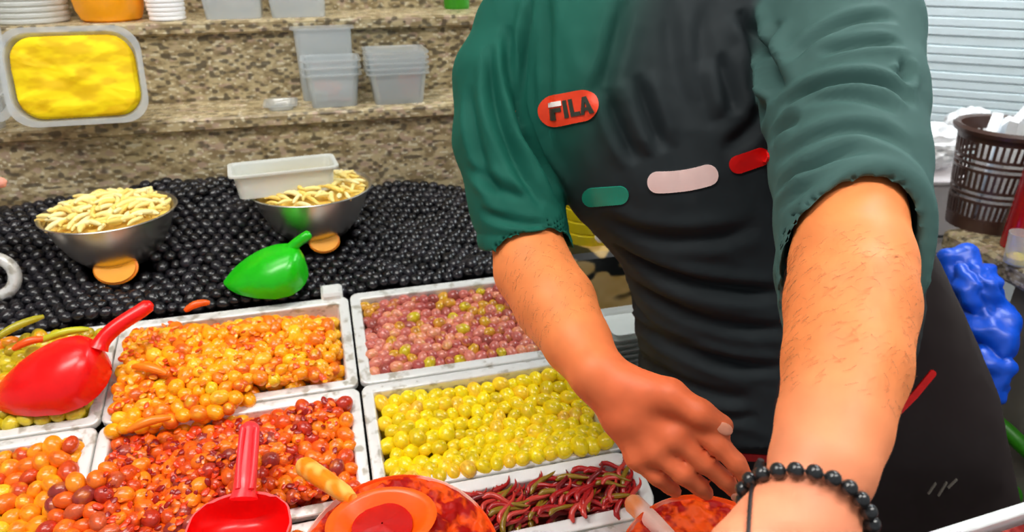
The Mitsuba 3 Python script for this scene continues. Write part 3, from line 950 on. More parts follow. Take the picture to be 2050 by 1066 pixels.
def spoon(name, label, tip_px, neck_px, cup_c, cup_r, mats, h0, h1, w=0.012):
    t = thing(name, label, 'spoon')
    a, b = sp3(*tip_px, h0), sp3(*neck_px, h1)
    c = np.linspace(0, 1, 14)[:, None] * (b - a) + a
    hm = tube(c, np.interp(np.linspace(0, 1, 14), [0, .06, .5, .85, 1], [w * 0.7, w, w * 0.95, w * 0.8, w * 0.5]), 14)
    obj('handle', hm, mats[0], t, smooth=60)
    if cup_c is not None:
        R = cup_r
        m_ = lathe([(0.001, -0.55 * R), (0.4 * R, -0.5 * R), (0.75 * R, -0.3 * R), (0.95 * R, -0.08 * R), (1.0 * R, 0), (0.93 * R, 0.03 * R), (0.80 * R, 0.0), (0.66 * R, -0.2 * R), (0.36 * R, -0.38 * R), (0.001, -0.43 * R)], 56); m_.invert()
        m_.vertices *= [1.1, 0.85, 1]
        tl = math.radians(14)
        obj('cup', m_, mats[1], t, smooth=60, m=frame(sp3(*cup_c[:2], cup_c[2]), EX, EY * math.cos(tl) - EN * math.sin(tl), EN * math.cos(tl) + EY * math.sin(tl)))
        m2 = lathe([(0.001, -0.12 * R), (0.3 * R, -0.13 * R), (0.6 * R, -0.19 * R), (0.5 * R, -0.33 * R), (0.001, -0.4 * R)], 40); m2.invert()
        m2.vertices[:, 2] += 0.004 * (meshkit.noise(m2.vertices * 120, 1) - .5)
        obj('paste_in_cup', m2, 'dab_red', t, smooth=60, label='dab of red paste in the cup', m=frame(sp3(*cup_c[:2], cup_c[2]), EX, EY * math.cos(tl) - EN * math.sin(tl), EN * math.cos(tl) + EY * math.sin(tl)))
    return t


spoon('wooden_spoon', 'orange stained spoon lying in the heap of red paste', (604, 930), (706, 1000), (764, 1040, 0.106), 0.053, ('wood_spoon', 'spoon_orange'), 0.060, 0.100)
PB2 = on_slope(1440, 1187, 0.05)
paste_bowl(slope(PB2[0], PB2[1], 0.0), 0.115, 0.055, 'pale rimmed bowl of smooth red paste under the man\'s fingers', 'smooth red paste in the bowl under the man\'s fingers', 'enamel_pale', 9, 0.008)
spoon('pale_spoon', 'pale stained spoon handle leaning over the white pan corner', (1262, 1003), (1352, 1090), (1420, 1150, 0.075), 0.04, ('pale_spoon', 'spoon_orange'), 0.035, 0.062, 0.0125)

# chillies in the white pan
CH = []
for s in range(4):
    g = np.random.default_rng(40 + s)
    c = spline([(-.5, 0, 0), (-.2, 0.05 + .06 * g.random(), 0.02), (0.15, 0.02 - .1 * g.random(), 0.03), (.5, 0.1 * (g.random() - .3), 0)], 10)
    CH.append(tube(c, np.interp(np.linspace(0, 1, 10), [0, .1, .5, .9, 1], [.035, .085, .075, .035, .008]), 8))
for i, c in enumerate([(170, 24, 26), (200, 60, 50), (120, 20, 24), (140, 110, 24)]):
    m_ = pr(f'chilli_skin_{i}', lin(*c), 0.22, coat=0.4, two=False)
    scene[f'chilli_source_{i}'] = {'type': 'shapegroup', 'flesh': mikit.ply(CH[i], m_, True)}
m_ = trimesh.creation.box((0.288, 0.046, 0.02)).subdivide().subdivide().subdivide().subdivide().subdivide()
m_.vertices += (m_.vertices[:, 2:] > 0) * np.array([0, 0, 0.012]) * (meshkit.fbm(m_.vertices * 60, 3)[:, None] - .5)
pr('chilli_brine', mikit.proc(lambda p, n, uv: mix(lin(96, 26, 14), lin(170, 90, 30), smoothstep(0.42, 0.66, fbm(p.x * 90, p.y * 90, p.z * 90, 3)))), 0.3, coat=0.4)
single('chilli_mash', m_, 'chilli_brine', 'brownish red mash beneath the chillies in the white pan', 'mash', kind='stuff', smooth=60, m=SLOPE_M @ trans(0.189, 0.4305, -0.028))
g = np.random.default_rng(77)
for lay in range(3):
    for i in range(80):
        x, y = 0.045 + (0.333 - 0.045) * g.random(), 0.404 + 0.052 * g.random()
        hz = -0.013 + 0.0095 * lay + 0.006 * g.random()
        a = math.radians(25 + 45 * (g.random() - .5) * 2); b = (g.random() - .5) * 0.4
        X = np.array([math.cos(a) * math.cos(b), math.sin(a) * math.cos(b), math.sin(b)]); Y = np.cross([0, 0, 1], X); Y /= np.linalg.norm(Y)
        if not (0.055 < x < 0.32): X, Y = np.array([0.5, 0.866, 0]), np.array([-0.866, 0.5, 0])
        m = np.eye(4); m[:3, :3] = SLOPE_M[:3, :3] @ np.stack([X, Y, np.cross(X, Y)], 1) * (0.036 + 0.014 * g.random()); m[:3, 3] = slope(x, y, hz)
        tn = g.choice(4, p=[.38, .27, .15, .2])
        k = thing('chilli', f"{['red', 'pale red', 'dark red', 'olive green'][tn]} chilli {'at the left end' if x < .14 else 'at the right end' if x > .24 else 'in the middle'} of the white pan, {['deep in the heap', 'half way up the heap', 'on top'][lay]}", 'chilli', 'chillies in the white pan')
        scene[k] = {'type': 'instance', 'to_world': T(m), 'shapegroup': {'type': 'ref', 'id': f'chilli_source_{tn}'}}

# chopped pepper flakes strewn over the two spiced pans
g = np.random.default_rng(31)
for nm, lab, n_, (x0, x1, y0, y1), hf_, cs in (('pepper_flakes', 'chopped red pepper flakes strewn over the red olives', 420, (-0.30, -0.03, 0.48, 0.63), heap_e, ((226, 60, 10), (248, 110, 10), (150, 20, 10))),
                                            ('pepper_crumbs', 'chopped orange pepper crumbs strewn over the heaped orange olives', 260, (-0.31, -0.03, 0.66, 0.82), heap_b, ((248, 120, 8), (230, 80, 10), (250, 160, 20)))):
    V, F, Cc, o_ = [], [], [], 0
    for i in range(n_):
        x, y = x0 + (x1 - x0) * g.random() ** (1.3), y0 + (y1 - y0) * g.random()
        b_ = trimesh.creation.icosphere(subdivisions=1); b_.vertices *= np.array([.0045, .003, .0012]) * (.7 + .8 * g.random())
        b_.vertices += .0012 * (meshkit.noise(b_.vertices * 300 + i, 1)[:, None] - .5)
        V.append(slope(x, y, float(hf_(x, y)) + .0085) + b_.vertices @ (SLOPE_M[:3, :3] @ rand_rot(.8)).T); F.append(b_.faces + o_); o_ += len(b_.vertices)
        Cc.append(np.tile(lin(*cs[g.integers(3)]), (len(b_.vertices), 1)))
    k = obj(nm, (np.vstack(V), np.vstack(F)), 'vc_gloss', color=np.vstack(Cc)); labels[k] = {'label': lab, 'category': 'pepper', 'kind': 'stuff'}

# carrot and pepper strips among the olives
g = np.random.default_rng(5)
for (px, py, ang, L, c, lab) in ((300, 742, -0.45, 0.05, (248, 110, 10), 'orange carrot stick on the heap of orange olives'), (60, 690, 0.3, 0.04, (240, 90, 20), 'orange pepper piece behind the big red scoop'),
                                 (130, 672, 0.2, 0.06, (190, 190, 30), 'yellow green pepper strip behind the big red scoop'), (395, 615, 0.3, 0.035, (236, 90, 14), 'orange pepper piece at the back of the orange olives'),
                                 (300, 850, 0.2, 0.05, (250, 130, 20), 'orange carrot stick over the front rim of the heaped pan'), (35, 660, 0.6, 0.07, (170, 160, 30), 'long green pepper strip at the left edge')):
    m_ = pr('strip_' + str(px), lin(*c), 0.3, coat=0.3)
    x, y = on_slope(px, py, 0.034); d_ = np.array([math.cos(ang), math.sin(ang), 0])
    pts = [slope(x + L * (s - .5) * d_[0], y + L * (s - .5) * d_[1], 0.034 + 0.006 * math.sin(3 * s)) for s in np.linspace(0, 1, 8)]
    single('vegetable_strip', tube(pts, [.003, .005, .0055, .006, .006, .0055, .005, .003], 8), m_, lab, 'vegetable', smooth=60)

# grey steel corner bracket between black olives and pans, and the metal ring at the left edge
p = sp3(662, 580, 0.008)
m_ = box(-0.016, 0.018, -0.016, 0.012, -0.014, 0.003, 0.004)
single('steel_bracket', moved(m_, frame(p, EX, EY, EN)), 'pan_steel', 'small grey steel bracket right of the green scoop', 'bracket')
p = sp3(-14, 556, 0.02)
a = np.linspace(0, 2 * math.pi, 49)[:-1]
ring = [p + 0.030 * (math.cos(t_) * EX + math.sin(t_) * (EY * .6 + EN * .8)) for t_ in a]
rr_ = []
for i in range(48):
    t_ = a[i]; o_ = math.cos(t_) * EX + math.sin(t_) * (EY * .6 + EN * .8); n_ = np.cross(EX, EY * .6 + EN * .8)
    rr_.append(np.array([ring[i] + 0.0095 * (math.cos(b) * o_ + math.sin(b) * n_) for b in np.linspace(0, 2 * math.pi, 13)[:-1]]))
single('metal_ring', loft(rr_, close=True), 'pan_steel', 'pale metal ring at the left edge on the black olives', 'ring', smooth=60)

# ------------------------------------------------------------------ the right side: counter, basket, bottle, cabinet, bags
CZ = 0.93
A, Bc, Dc = on_z(1886, 458, CZ), on_z(2110, 568, CZ), on_z(2110, 440, CZ)
ex_ = (Bc - A) / np.linalg.norm(Bc - A); ey_ = np.cross([0, 0, 1], ex_)
kc = thing('side_counter', 'granite topped side counter under the napkin basket', 'counter')
cf = frame([A[0], A[1], 0], ex_, ey_, [0, 0, 1])
obj('counter_top', moved(box(0, 0.9, 0, 0.62, CZ - 0.045, CZ, 0.009), cf), 'granite', kc)
obj('cabinet_body', moved(box(0.16, 0.88, 0.05, 0.60, FLOOR_Z, CZ - 0.046), cf), 'grey_panel', kc)

# basket
bp = on_z(1962, 448, CZ)
br = 0.078
bm = trans(bp[0], bp[1], CZ)
t = thing('plastic_basket', 'brown slotted plastic basket of white napkins on the side counter', 'basket')
Hb = 0.215
R_ = lambda z: br * (0.86 + 0.30 * z / Hb)


def band(z0, z1, th=0.003):
    m_ = lathe([(R_(z0), z0), (R_(z1), z1), (R_(z1) - th, z1), (R_(z0) - th, z0), (R_(z0), z0)], 60); m_.invert(); return m_


obj('base', (lambda m_: (m_.invert(), m_)[1])(lathe([(0.001, 0), (R_(0), 0), (R_(.03), 0.03), (R_(.03) - .003, 0.03), (R_(0) - .003, 0.004), (0.001, 0.004)], 60)), 'brown_plastic', t, m=bm)
for z0, z1 in ((0.062, 0.068), (0.075, 0.081), (0.088, 0.094), (0.128, 0.134), (0.141, 0.147), (0.154, 0.160)): obj('hoop', band(z0, z1), 'brown_plastic', t, m=bm)
obj('rim', (lambda m_: (m_.invert(), m_)[1])(lathe([(R_(.19), 0.190), (R_(.2) + .001, 0.2), (R_(.2) + .010, 0.205), (R_(.2) + .013, 0.213), (R_(.2) + .007, 0.219), (R_(.2) - .002, 0.216), (R_(.2) - .004, 0.2), (R_(.19) - .003, .19), (R_(.19), .19)], 72)), 'brown_plastic', t, m=bm)
for i in range(44):
    a_ = 2 * math.pi * i / 44
    for z0, z1 in ((0.028, 0.064), (0.092, 0.130), (0.158, 0.192)):
        q = box(-0.0026, 0.0026, -0.0015, 0.0015, 0, z1 - z0)
        q.vertices[:, 1] -= q.vertices[:, 2] * 0.30 * br / Hb
        obj('rib', q, 'brown_plastic', t, smooth=False, m=bm @ frame([math.cos(a_) * (R_(z0) - .0015), math.sin(a_) * (R_(z0) - .0015), z0], [-math.sin(a_), math.cos(a_), 0], [-math.cos(a_), -math.sin(a_), 0], [0, 0, 1]))


def crumple(c, r, seed, amp=0.3, f=3.0, sub=4, ridge=True):
    m_ = trimesh.creation.icosphere(subdivisions=sub)
    n_ = meshkit.fbm(m_.vertices * f + seed * 7.3, 4, seed)
    if ridge: n_ = 1 - np.abs(2 * n_ - 1) * 1.6
    m_.vertices = m_.vertices * (1 + amp * (n_ - 0.5))[:, None] * np.asarray(r) + c
    return m_


for i, (dx, dy, a_, hh, lab) in enumerate(((0.025, -0.005, 0.2, 0.255, 'folded white napkin standing tallest in the brown basket'), (-0.005, 0.03, 0.6, 0.225, 'folded white napkin at the back of the brown basket'), (0.03, 0.04, -0.3, 0.215, 'folded white napkin low in the brown basket'))):
    q = np.array([(-0.045, 0), (0.045, 0), (0.05, hh * 0.8), (0.012, hh), (-0.03, hh * 0.86)])
    q[:, 1] += 0.006
    m_ = trimesh.creation.extrude_polygon(shapely.Polygon(q).buffer(0.002), 0.02, engine='earcut').subdivide()
    m_.vertices[:, 2] -= 0.01
    m_.vertices = np.c_[m_.vertices[:, 0], m_.vertices[:, 2], m_.vertices[:, 1]]; m_.invert()
    m_.vertices += 0.006 * (meshkit.noise(m_.vertices * 40 + i, i)[:, None] - .5)
    single('paper_napkin', m_, 'tissue', lab, 'napkin', 'napkins in the basket', m=bm @ trans(dx, dy, 0) @ frame([0, 0, 0], [math.cos(a_), math.sin(a_), 0], [-math.sin(a_), math.cos(a_), 0], [0, 0, 1]))

# red bottle and clear cup at the right edge
p = on_z(2036, 496, CZ)
t = thing('red_bottle', 'tall red sauce bottle with white cap at the right edge of the counter', 'bottle')
m_ = lathe([(0.001, 0), (0.028, 0), (0.031, 0.004), (0.031, 0.20), (0.028, 0.222), (0.016, 0.24), (0.001, 0.24)], 40); m_.invert()
obj('body', m_, 'red_sauce', t, m=trans(p[0], p[1], CZ))
m_ = lathe([(0.001, 0.241), (0.017, 0.241), (0.017, 0.262), (0.006, 0.275), (0.004, 0.31), (0.001, 0.31)], 32); m_.invert()
obj('cap', m_, 'white_bag', t, m=trans(p[0], p[1], CZ))
p = on_z(2034, 526, CZ)
t = thing('clear_cup', 'small clear cup with a yellow dab at the right edge of the counter', 'cup')
m_ = lathe([(0.001, 0), (0.022, 0), (0.027, 0.06), (0.0258, 0.06), (0.0208, 0.002), (0.001, 0.002)], 40); m_.invert()
obj('body', m_, 'clear_plastic', t, m=trans(p[0], p[1], CZ))
m_ = lathe([(0.001, 0.0025), (0.019, 0.0025), (0.0195, 0.012), (0.012, 0.018), (0.001, 0.02)], 32); m_.invert()
single('mustard', m_, 'yellow_paste', 'yellow dab in the bottom of the small clear cup', 'sauce', m=trans(p[0], p[1], CZ))

# white drawer cabinet behind, crumpled white bag on it
c0 = at(1862, 430, 1.75)
fd = -FWD * np.array([1, 1, 0]); fd /= np.linalg.norm(fd); fr = np.array([-fd[1], fd[0], 0])
wc = frame([c0[0], c0[1], 0], fr, -fd, [0, 0, 1])
ztop = at(1862, 352, 1.75)[2]
t = thing('white_cabinet', 'white drawer cabinet standing behind the man beside the basket', 'cabinet')
obj('body', moved(box(-0.28, 0.16, 0.012, 0.40, FLOOR_Z, ztop - 0.0125), wc), 'white_panel', t)
obj('top', moved(box(-0.29, 0.17, -0.004, 0.41, ztop - 0.012, ztop, 0.003), wc), 'white_panel', t)
zb = ztop - 0.014
for hgt in (0.185, 0.22, 0.25):
    kd = obj('drawer', moved(box(-0.275, 0.155, 0.0, 0.0125, zb - hgt + 0.004, zb, 0.003), wc), 'white_panel', t)
    obj('handle', moved(tube([(-0.01, 0.002, zb - hgt * .68), (-0.008, -0.014, zb - hgt * .68), (0.03, -0.016, zb - hgt * .685), (0.06, -0.014, zb - hgt * .69), (0.062, 0.002, zb - hgt * .69)], 0.004, 8), wc), 'black_cord', kd)
    zb -= hgt
bgp = on_z(1862, 352, ztop)
def rest_on(m_, z):
    m_.vertices[:, 2] += z - m_.vertices[:, 2].min(); return m_
single('white_bag_pile', rest_on(crumple(at(1858, 315, 1.80), (0.075, 0.06, 0.048), 3, 0.5, 2.4), ztop), 'white_bag', 'crumpled white plastic bag on the white cabinet', 'bag', smooth=60)
single('white_paper', rest_on(crumple(at(1940, 240, 1.92), (0.07, 0.04, 0.05), 8, 0.5, 2.0), ztop), 'white_bag', 'crumpled white paper behind the basket rim', 'paper', smooth=60)

# blue bag hung under the counter
F_ = Field()
bag = [((1935, 515), 26, 1.36), ((1950, 575), 46, 1.34), ((1968, 650), 38, 1.33), ((1990, 720), 34, 1.30), ((1992, 780), 26, 1.30), ((1988, 822), 14, 1.30)]
F_.chain([at(*p_, d_) for p_, _, d_ in bag], [r_ * d_ / FOC for _, r_, d_ in bag], 0.03)
bag2 = [((1900, 525), 16, 1.36), ((1935, 575), 34, 1.35), ((1965, 640), 34, 1.34)]
F_.chain([at(*p_, d_) for p_, _, d_ in bag2], [r_ * d_ / FOC for _, r_, d_ in bag2], 0.03)
F_.cone(at(1988, 540, 1.36), at(1978, 640, 1.34), 16 * 1.36 / FOC, 28 * 1.34 / FOC, 0.03)
m_ = net(F_, 0.006, 3)
n_ = m_.vertex_normals
q = meshkit.fbm(m_.vertices * np.array([9, 9, 12]), 3, 6)
m_.vertices += n_ * (0.05 * (np.abs(2 * q - 1) ** 0.7 - 0.3))[:, None]
single('blue_bag', m_, 'blue_bag', 'crumpled bright blue plastic bag hanging under the side counter', 'bag', smooth=60)
# green hose
p = [at(1985, 838, 1.42), at(2018, 866, 1.40), at(2060, 905, 1.38), at(2090, 950, 1.40), at(2060, 1000, 1.44), at(2022, 985, 1.44), at(2008, 1030, 1.44), at(2000, 1110, 1.46)]
single('green_hose', tube(spline(p, 40), 0.016, 12), 'green_plastic_dull', 'green hose looping below the blue bag', 'hose', smooth=60)

# far right pan of red sauce on a low stand
kx, ky = on_slope(1835, 1072, 0.0)
lx, ly = on_slope(2052, 1004, 0.0)
ang = math.atan2(ly - ky, lx - kx)
fm = SLOPE_M @ trans(kx, ky, 0) @ frame([0, 0, 0], [math.cos(ang), math.sin(ang), 0], [-math.sin(ang), math.cos(ang), 0], [0, 0, 1]) @ trans(0.16, -0.10, 0)
t = thing('white_tray', 'white rimmed tray of red sauce at the lower right corner', 'tray')
m_ = pan_mesh(0.42, 0.2, 0.02, 0.014); m_.invert()
obj('body', m_, 'pan_white', t, smooth=40, m=fm)
m_ = trimesh.creation.box((0.375, 0.155, 0.04)).subdivide().subdivide().subdivide().subdivide()
m_.vertices[:, 2] += -0.033 + (m_.vertices[:, 2] > 0) * 0.008 * (meshkit.fbm(m_.vertices * 30, 3) - .5)
pr('brown_red', mikit.proc(lambda p, n, uv: mix(lin(130, 24, 18), lin(190, 70, 60), smoothstep(0.45, 0.7, fbm(p.x * 60, p.y * 60, p.z * 60, 3)))), 0.25, coat=0.4)
single('red_sauce_fill', m_, 'brown_red', 'dark red sauce in the white rimmed tray', 'sauce', kind='stuff', smooth=60, m=fm)
t = thing('tray_stand', 'dark stand under the white rimmed tray', 'stand')
obj('top_board', moved(box(-0.20, 0.20, -0.09, 0.09, -0.09, -0.0565), fm), 'dark_board', t)
ctr = fm[:3, 3]
obj('post', box(ctr[0] - .04, ctr[0] + .04, ctr[1] - .04, ctr[1] + .04, FLOOR_Z, ctr[2] - 0.085), 'dark_board', t)

# between the arm and the body: yellow tub on a blotched stone block, stacked clear lids
yp = at(1185, 484, 1.42)
t = thing('stone_block', 'yellow and black blotched stone block behind the man\'s elbow', 'block')
obj('body', box(yp[0] - 0.075, yp[0] + 0.20, yp[1] - 0.06, yp[1] + 0.22, FLOOR_Z, yp[2], 0.01), 'granite_dark', t)
t = thing('yellow_tub', 'yellow ribbed tub standing between the man\'s arm and body', 'tub')
rp = [(0.001, 0)]
for i in range(5): rp += [(0.060 + .001 * i, 0.026 * i), (0.062 + .001 * i, 0.026 * i + .020), (0.057 + .001 * i, 0.026 * i + .023)]
m_ = lathe(rp + [(0.05, 0.14), (0.001, 0.142)], 48); m_.invert()
obj('body', m_, 'yellow_tub', t, m=trans(yp[0] + 0.005, yp[1] + 0.035, yp[2]))
m_ = trimesh.creation.icosphere(subdivisions=3, radius=0.012)
obj('knob', m_, 'pan_white', t, smooth=True, m=trans(yp[0] + 0.006, yp[1] - 0.03, yp[2] + 0.022))
lp = at(1232, 735, 1.30)
t2 = thing('low_shelf', 'low dark shelf behind the man\'s wrist', 'shelf')
obj('body', box(lp[0] - 0.05, lp[0] + 0.14, lp[1] - 0.05, yp[1] - 0.065, FLOOR_Z, lp[2]), 'dark_board', t2)
for i in range(8):
    boxed('shallow_dish', f'shallow clear dish, {ORD[i]} of the pile behind the man\'s wrist', trans(lp[0] + 0.02 + 0.003 * math.sin(i * 2.1), lp[1] + 0.01, lp[2] + i * 0.0115), 0.085, 0.09, 0.012, 'milky_plastic', 'dish', 'clear dishes behind the wrist', taper=0.9, lip=0.004)

# ------------------------------------------------------------------ the man
def A3(*l): return [at(px, py, d) for px, py, d in l]


person = thing('person', 'man in a dark green sweatshirt with sleeves pushed up reaching over the olive pans', 'person')
# joints: image-left arm (his right) and image-right arm (his left)
r_up = A3((1052, 64, .885), (1003, 170, .875), (1010, 320, .865), (1052, 470, .85))
r_fore = A3((1052, 470, .85), (1068, 540, .825), (1112, 610, .78), (1155, 685, .73), (1196, 748, .69))
l_up = A3((1650, -30, .80), (1680, 120, .735), (1690, 300, .655), (1702, 440, .595))
l_fore = A3((1702, 440, .595), (1705, 530, .558), (1702, 610, .53), (1692, 730, .49), (1668, 850, .455), (1646, 930, .432))
neck = at(1410, -135, .875)
pelvis = at(1560, 740, 1.0)
chest = at(1400, 150, .86)

body = Field()
body.chain([pelvis, chest, neck], [.06, .08, .06], .03)
body.cone(r_up[0], chest, .045, .06, .05); body.cone(l_up[0], chest, .05, .06, .05)
body.chain(r_up, [.046, .047, .044, .0425], .006)
body.chain(r_fore, [.0425, .0465, .0455, .0355, .0275], .006)
body.chain(l_up, [.050, .052, .047, .0435], .006)
body.chain(l_fore, [.0435, .0465, .0470, .0415, .0345, .0318], .006)
arms = list(body.p[4:])
up = np.array([0, 0, 1.0]); fdir = -FWD * [1, 1, 0]; fdir /= np.linalg.norm(fdir); fdir = fdir + np.array([-.25, 0, 0]); fdir /= np.linalg.norm(fdir); sd = np.cross(up, fdir)
head = neck + up * 0.20 + fdir * 0.03
body.cone(neck, head - up * 0.03 - fdir * 0.02, .056, .052, .03)
body.ell(head + up * 0.035 - fdir * 0.015, [sd, fdir, up], (.076, .095, .085), .03)
body.ell(head - up * 0.035 + fdir * 0.022, [sd, fdir, up], (.060, .066, .080), .03)
body.cone(head + up * 0.012 + fdir * 0.086, head - up * 0.030 + fdir * 0.108, .009, .014, .014)       # nose
for s_ in (-1, 1):
    body.ell(head + sd * s_ * .079 - up * .005 - fdir * .008, [sd, fdir, up], (.008, .018, .030), .008)   # ears
    body.cone(head + sd * s_ * .018 + up * .026 + fdir * .074, head + sd * s_ * .046 + up * .024 + fdir * .064, .009, .008, .012)  # brows
body.cone(head - sd * .018 - up * .061 + fdir * .080, head + sd * .018 - up * .061 + fdir * .080, .008, .008, .01)  # lips


def hand(W, mcps, fingers, thumb, rp=.0125, k=.012, rw_=.021):
    n = np.cross(mcps[0] - W, mcps[3] - W); n /= np.linalg.norm(n)
    for i, m_ in enumerate(mcps):
        body.cone(W, m_, rw_, rp - .0008 * i, k)
    for i in range(3):
        body.cone(mcps[i], mcps[i + 1], rp - .001, rp - .0015, .008)
        mid = lambda a: W + (a - W) * 0.55
        body.cone(mid(mcps[i]), mid(mcps[i + 1]), .0155, .015, .012)
    for (pts, r_) in fingers: body.chain(pts, r_, .003)
    body.cone(thumb[0], thumb[1], .019, .0145, .014)
    body.cone(W + (mcps[0] - W) * .45, thumb[1], .013, .012, .012)
    body.chain(thumb[1:], [.0142, .0122, .0095], .006)


rw = r_fore[-1]
r_m = A3((1376, 842, .655), (1350, 876, .652), (1314, 903, .660), (1276, 918, .672))
r_f = [(A3((1376, 842, .655), (1438, 890, .636), (1474, 928, .632), (1494, 960, .636)), [.0112, .0102, .0090, .0074]),
       (A3((1350, 876, .652), (1412, 928, .646), (1452, 962, .650), (1470, 984, .658)), [.0110, .0098, .0088, .0072]),
       (A3((1314, 903, .660), (1368, 950, .652), (1400, 974, .660), (1414, 988, .670)), [.0112, .0102, .0090, .0073]),
       (A3((1276, 918, .672), (1316, 955, .668), (1340, 974, .676), (1352, 985, .684)), [.0102, .0090, .0080, .0065])]
r_t = A3((1262, 775, .672), (1340, 792, .648), (1402, 828, .636), (1448, 853, .634))
hand(rw, r_m, r_f, r_t)
lw = l_fore[-1]
l_m = A3((1452, 1165, .388), (1520, 1205, .380), (1592, 1208, .383), (1668, 1180, .392))
l_f = [(A3((1452, 1165, .388), (1400, 1290, .380), (1385, 1370, .385), (1385, 1425, .392)), [.0115, .0105, .0092, .0075]),
       (A3((1520, 1205, .380), (1490, 1345, .372), (1480, 1430, .378), (1480, 1490, .386)), [.0118, .0107, .0093, .0076]),
       (A3((1592, 1208, .383), (1585, 1345, .376), (1580, 1425, .382), (1578, 1480, .390)), [.0112, .0102, .0090, .0073]),
       (A3((1668, 1180, .392), (1675, 1290, .388), (1675, 1355, .393), (1672, 1400, .400)), [.0102, .0090, .0080, .0065])]
l_t = A3((1600, 1020, .416), (1478, 1105, .393), (1420, 1200, .380), (1385, 1275, .378))
hand(lw, l_m, l_f, l_t, rw_=.0195)
bm_ = net(body, 0.0034, 6)
bv, bn = bm_.vertices, bm_.vertex_normals
armd = Field(); armd.p = list(arms)
# ruddier hands, paler inner forearm
dist_h = np.minimum(np.linalg.norm(bv - (rw + 0.10 * (r_m[1] - rw) / np.linalg.norm(r_m[1] - rw)), axis=1), np.linalg.norm(bv - (lw + 0.10 * (l_m[1] - lw) / np.linalg.norm(l_m[1] - lw)), axis=1))
is_r = np.linalg.norm(bv - r_m[1], axis=1) < np.linalg.norm(bv - l_m[1], axis=1)
wr = np.clip((0.17 - dist_h) / 0.10, 0, 1)[:, None]
mott = (meshkit.fbm(bv * 45, 3, 3)[:, None] - 0.5)
base = np.array(lin(232, 134, 76)); ruddy = np.array(lin(226, 110, 66)); pink = np.array(lin(236, 146, 108))
col = base * (1 - wr) + np.where(is_r[:, None], ruddy, pink) * wr
col = np.clip(col * (1 + 0.30 * mott), 0, 1)
obj('body', bm_, 'vc_skin', person, color=col)
# nails
for tip_, prev, nd, s_ in ((r_t[3], r_t[2], None, .0066), (r_f[0][0][3], r_f[0][0][2], None, .0056), (r_f[1][0][3], r_f[1][0][2], None, .0056), (l_t[3], l_t[2], None, .0066)):
    ax = tip_ - prev; ax /= np.linalg.norm(ax)
    pn = np.cross(r_m[0] - rw, r_m[3] - rw) if tip_[0] < 0.45 and tip_ is not l_t[3] else np.cross(l_m[3] - lw, l_m[0] - lw)
    if pn[2] < 0: pn = -pn
    pn = pn - ax * (pn @ ax); pn /= np.linalg.norm(pn)
    m_ = trimesh.creation.icosphere(subdivisions=2); m_.vertices *= [s_ * 1.15, s_ * .85, .0016]
    obj('nail', m_, 'nail', person, smooth=True, m=frame(tip_ + pn * .0078 * s_ / .0058, ax, np.cross(pn, ax), pn))
# hair and eyes
hf = Field()
hf.ell(head + up * 0.050 - fdir * 0.022, [sd, fdir, up], (.083, .098, .085), .02)
hf.ell(head + up * 0.02 - fdir * 0.05, [sd, fdir, up], (.080, .07, .095), .02)
lo, hi = hf.bounds(); g_, axs = hf.grid(lo, hi, .005)
P_ = np.stack(np.meshgrid(*axs, indexing='ij'), -1) - head
g_ = np.maximum(g_, np.minimum((P_ @ fdir) - 0.035, 0.062 - P_ @ up)); g_ = np.maximum(g_, -0.02 - P_ @ up + 0.0 * g_ - 0.02)
hm = net(g_.astype(np.float32), .005, 3, lo=lo)
hm.vertices += hm.vertex_normals * (0.006 * (meshkit.noise(hm.vertices * 160, 4) - .4))[:, None]
obj('hair', hm, 'hair', person, smooth=60)
for s_ in (-1, 1):
    e_ = head + sd * s_ * .032 + up * .008 + fdir * .066
    m_ = trimesh.creation.icosphere(subdivisions=3, radius=.0125); k = obj('eye', m_, 'eye_white', person, smooth=True, m=trans(*e_))
    m_ = trimesh.creation.icosphere(subdivisions=2, radius=.006); m_.vertices *= [1, 1, 1]; obj('iris', m_, 'eye_dark', k, smooth=True, m=trans(*(e_ + fdir * .0085)))

# sweatshirt
shirt = Field()
rows = [(-70, 1075, 1700, .850, .085), (60, 1045, 1760, .845, .095), (200, 1050, 1790, .850, .100), (330, 1115, 1800, .865, .102), (420, 1212, 1815, .880, .102), (520, 1262, 1832, .905, .105),
        (620, 1278, 1822, .935, .108), (720, 1284, 1800, .965, .110), (800, 1288, 1775, .990, .110), (860, 1292, 1745, 1.010, .108)]
yy = np.linspace(-70, 860, 26); ra = np.array(rows, float)
for y_ in yy:
    xl, xr, d_, th = [np.interp(y_, ra[:, 0], ra[:, i]) for i in (1, 2, 3, 4)]
    px_ = FOC / d_
    L, R_e = at(xl + th * px_, y_, d_), at(xr - th * px_, y_, d_)
    shirt.cone(L, R_e, th, th, .008)
shirt.cone(neck - up * .03, r_up[0], .075, .062, .05); shirt.cone(neck - up * .03, l_up[0], .075, .075, .05)
tors_n = len(shirt.p)
rs = A3((1052, 62, .885), (1006, 158, .875), (1003, 280, .868), (1032, 400, .855), (1058, 520, .842))
rs_r = [.060, .0605, .0585, .0560, .0565]
shirt.chain(rs, rs_r, .010)
ls = A3((1650, -40, .795), (1672, 80, .75), (1688, 210, .690), (1696, 330, .645), (1705, 440, .600), (1712, 540, .568), (1714, 640, .540))
ls_r = [.088, .083, .0735, .0670, .0612, .0590, .0575]
shirt.chain(ls, ls_r, .010)
lo, hi = shirt.bounds(.02)
HS = .0042
g_, axs = shirt.grid(lo, hi, HS)
P_ = np.stack(np.meshgrid(*axs, indexing='ij'), -1)


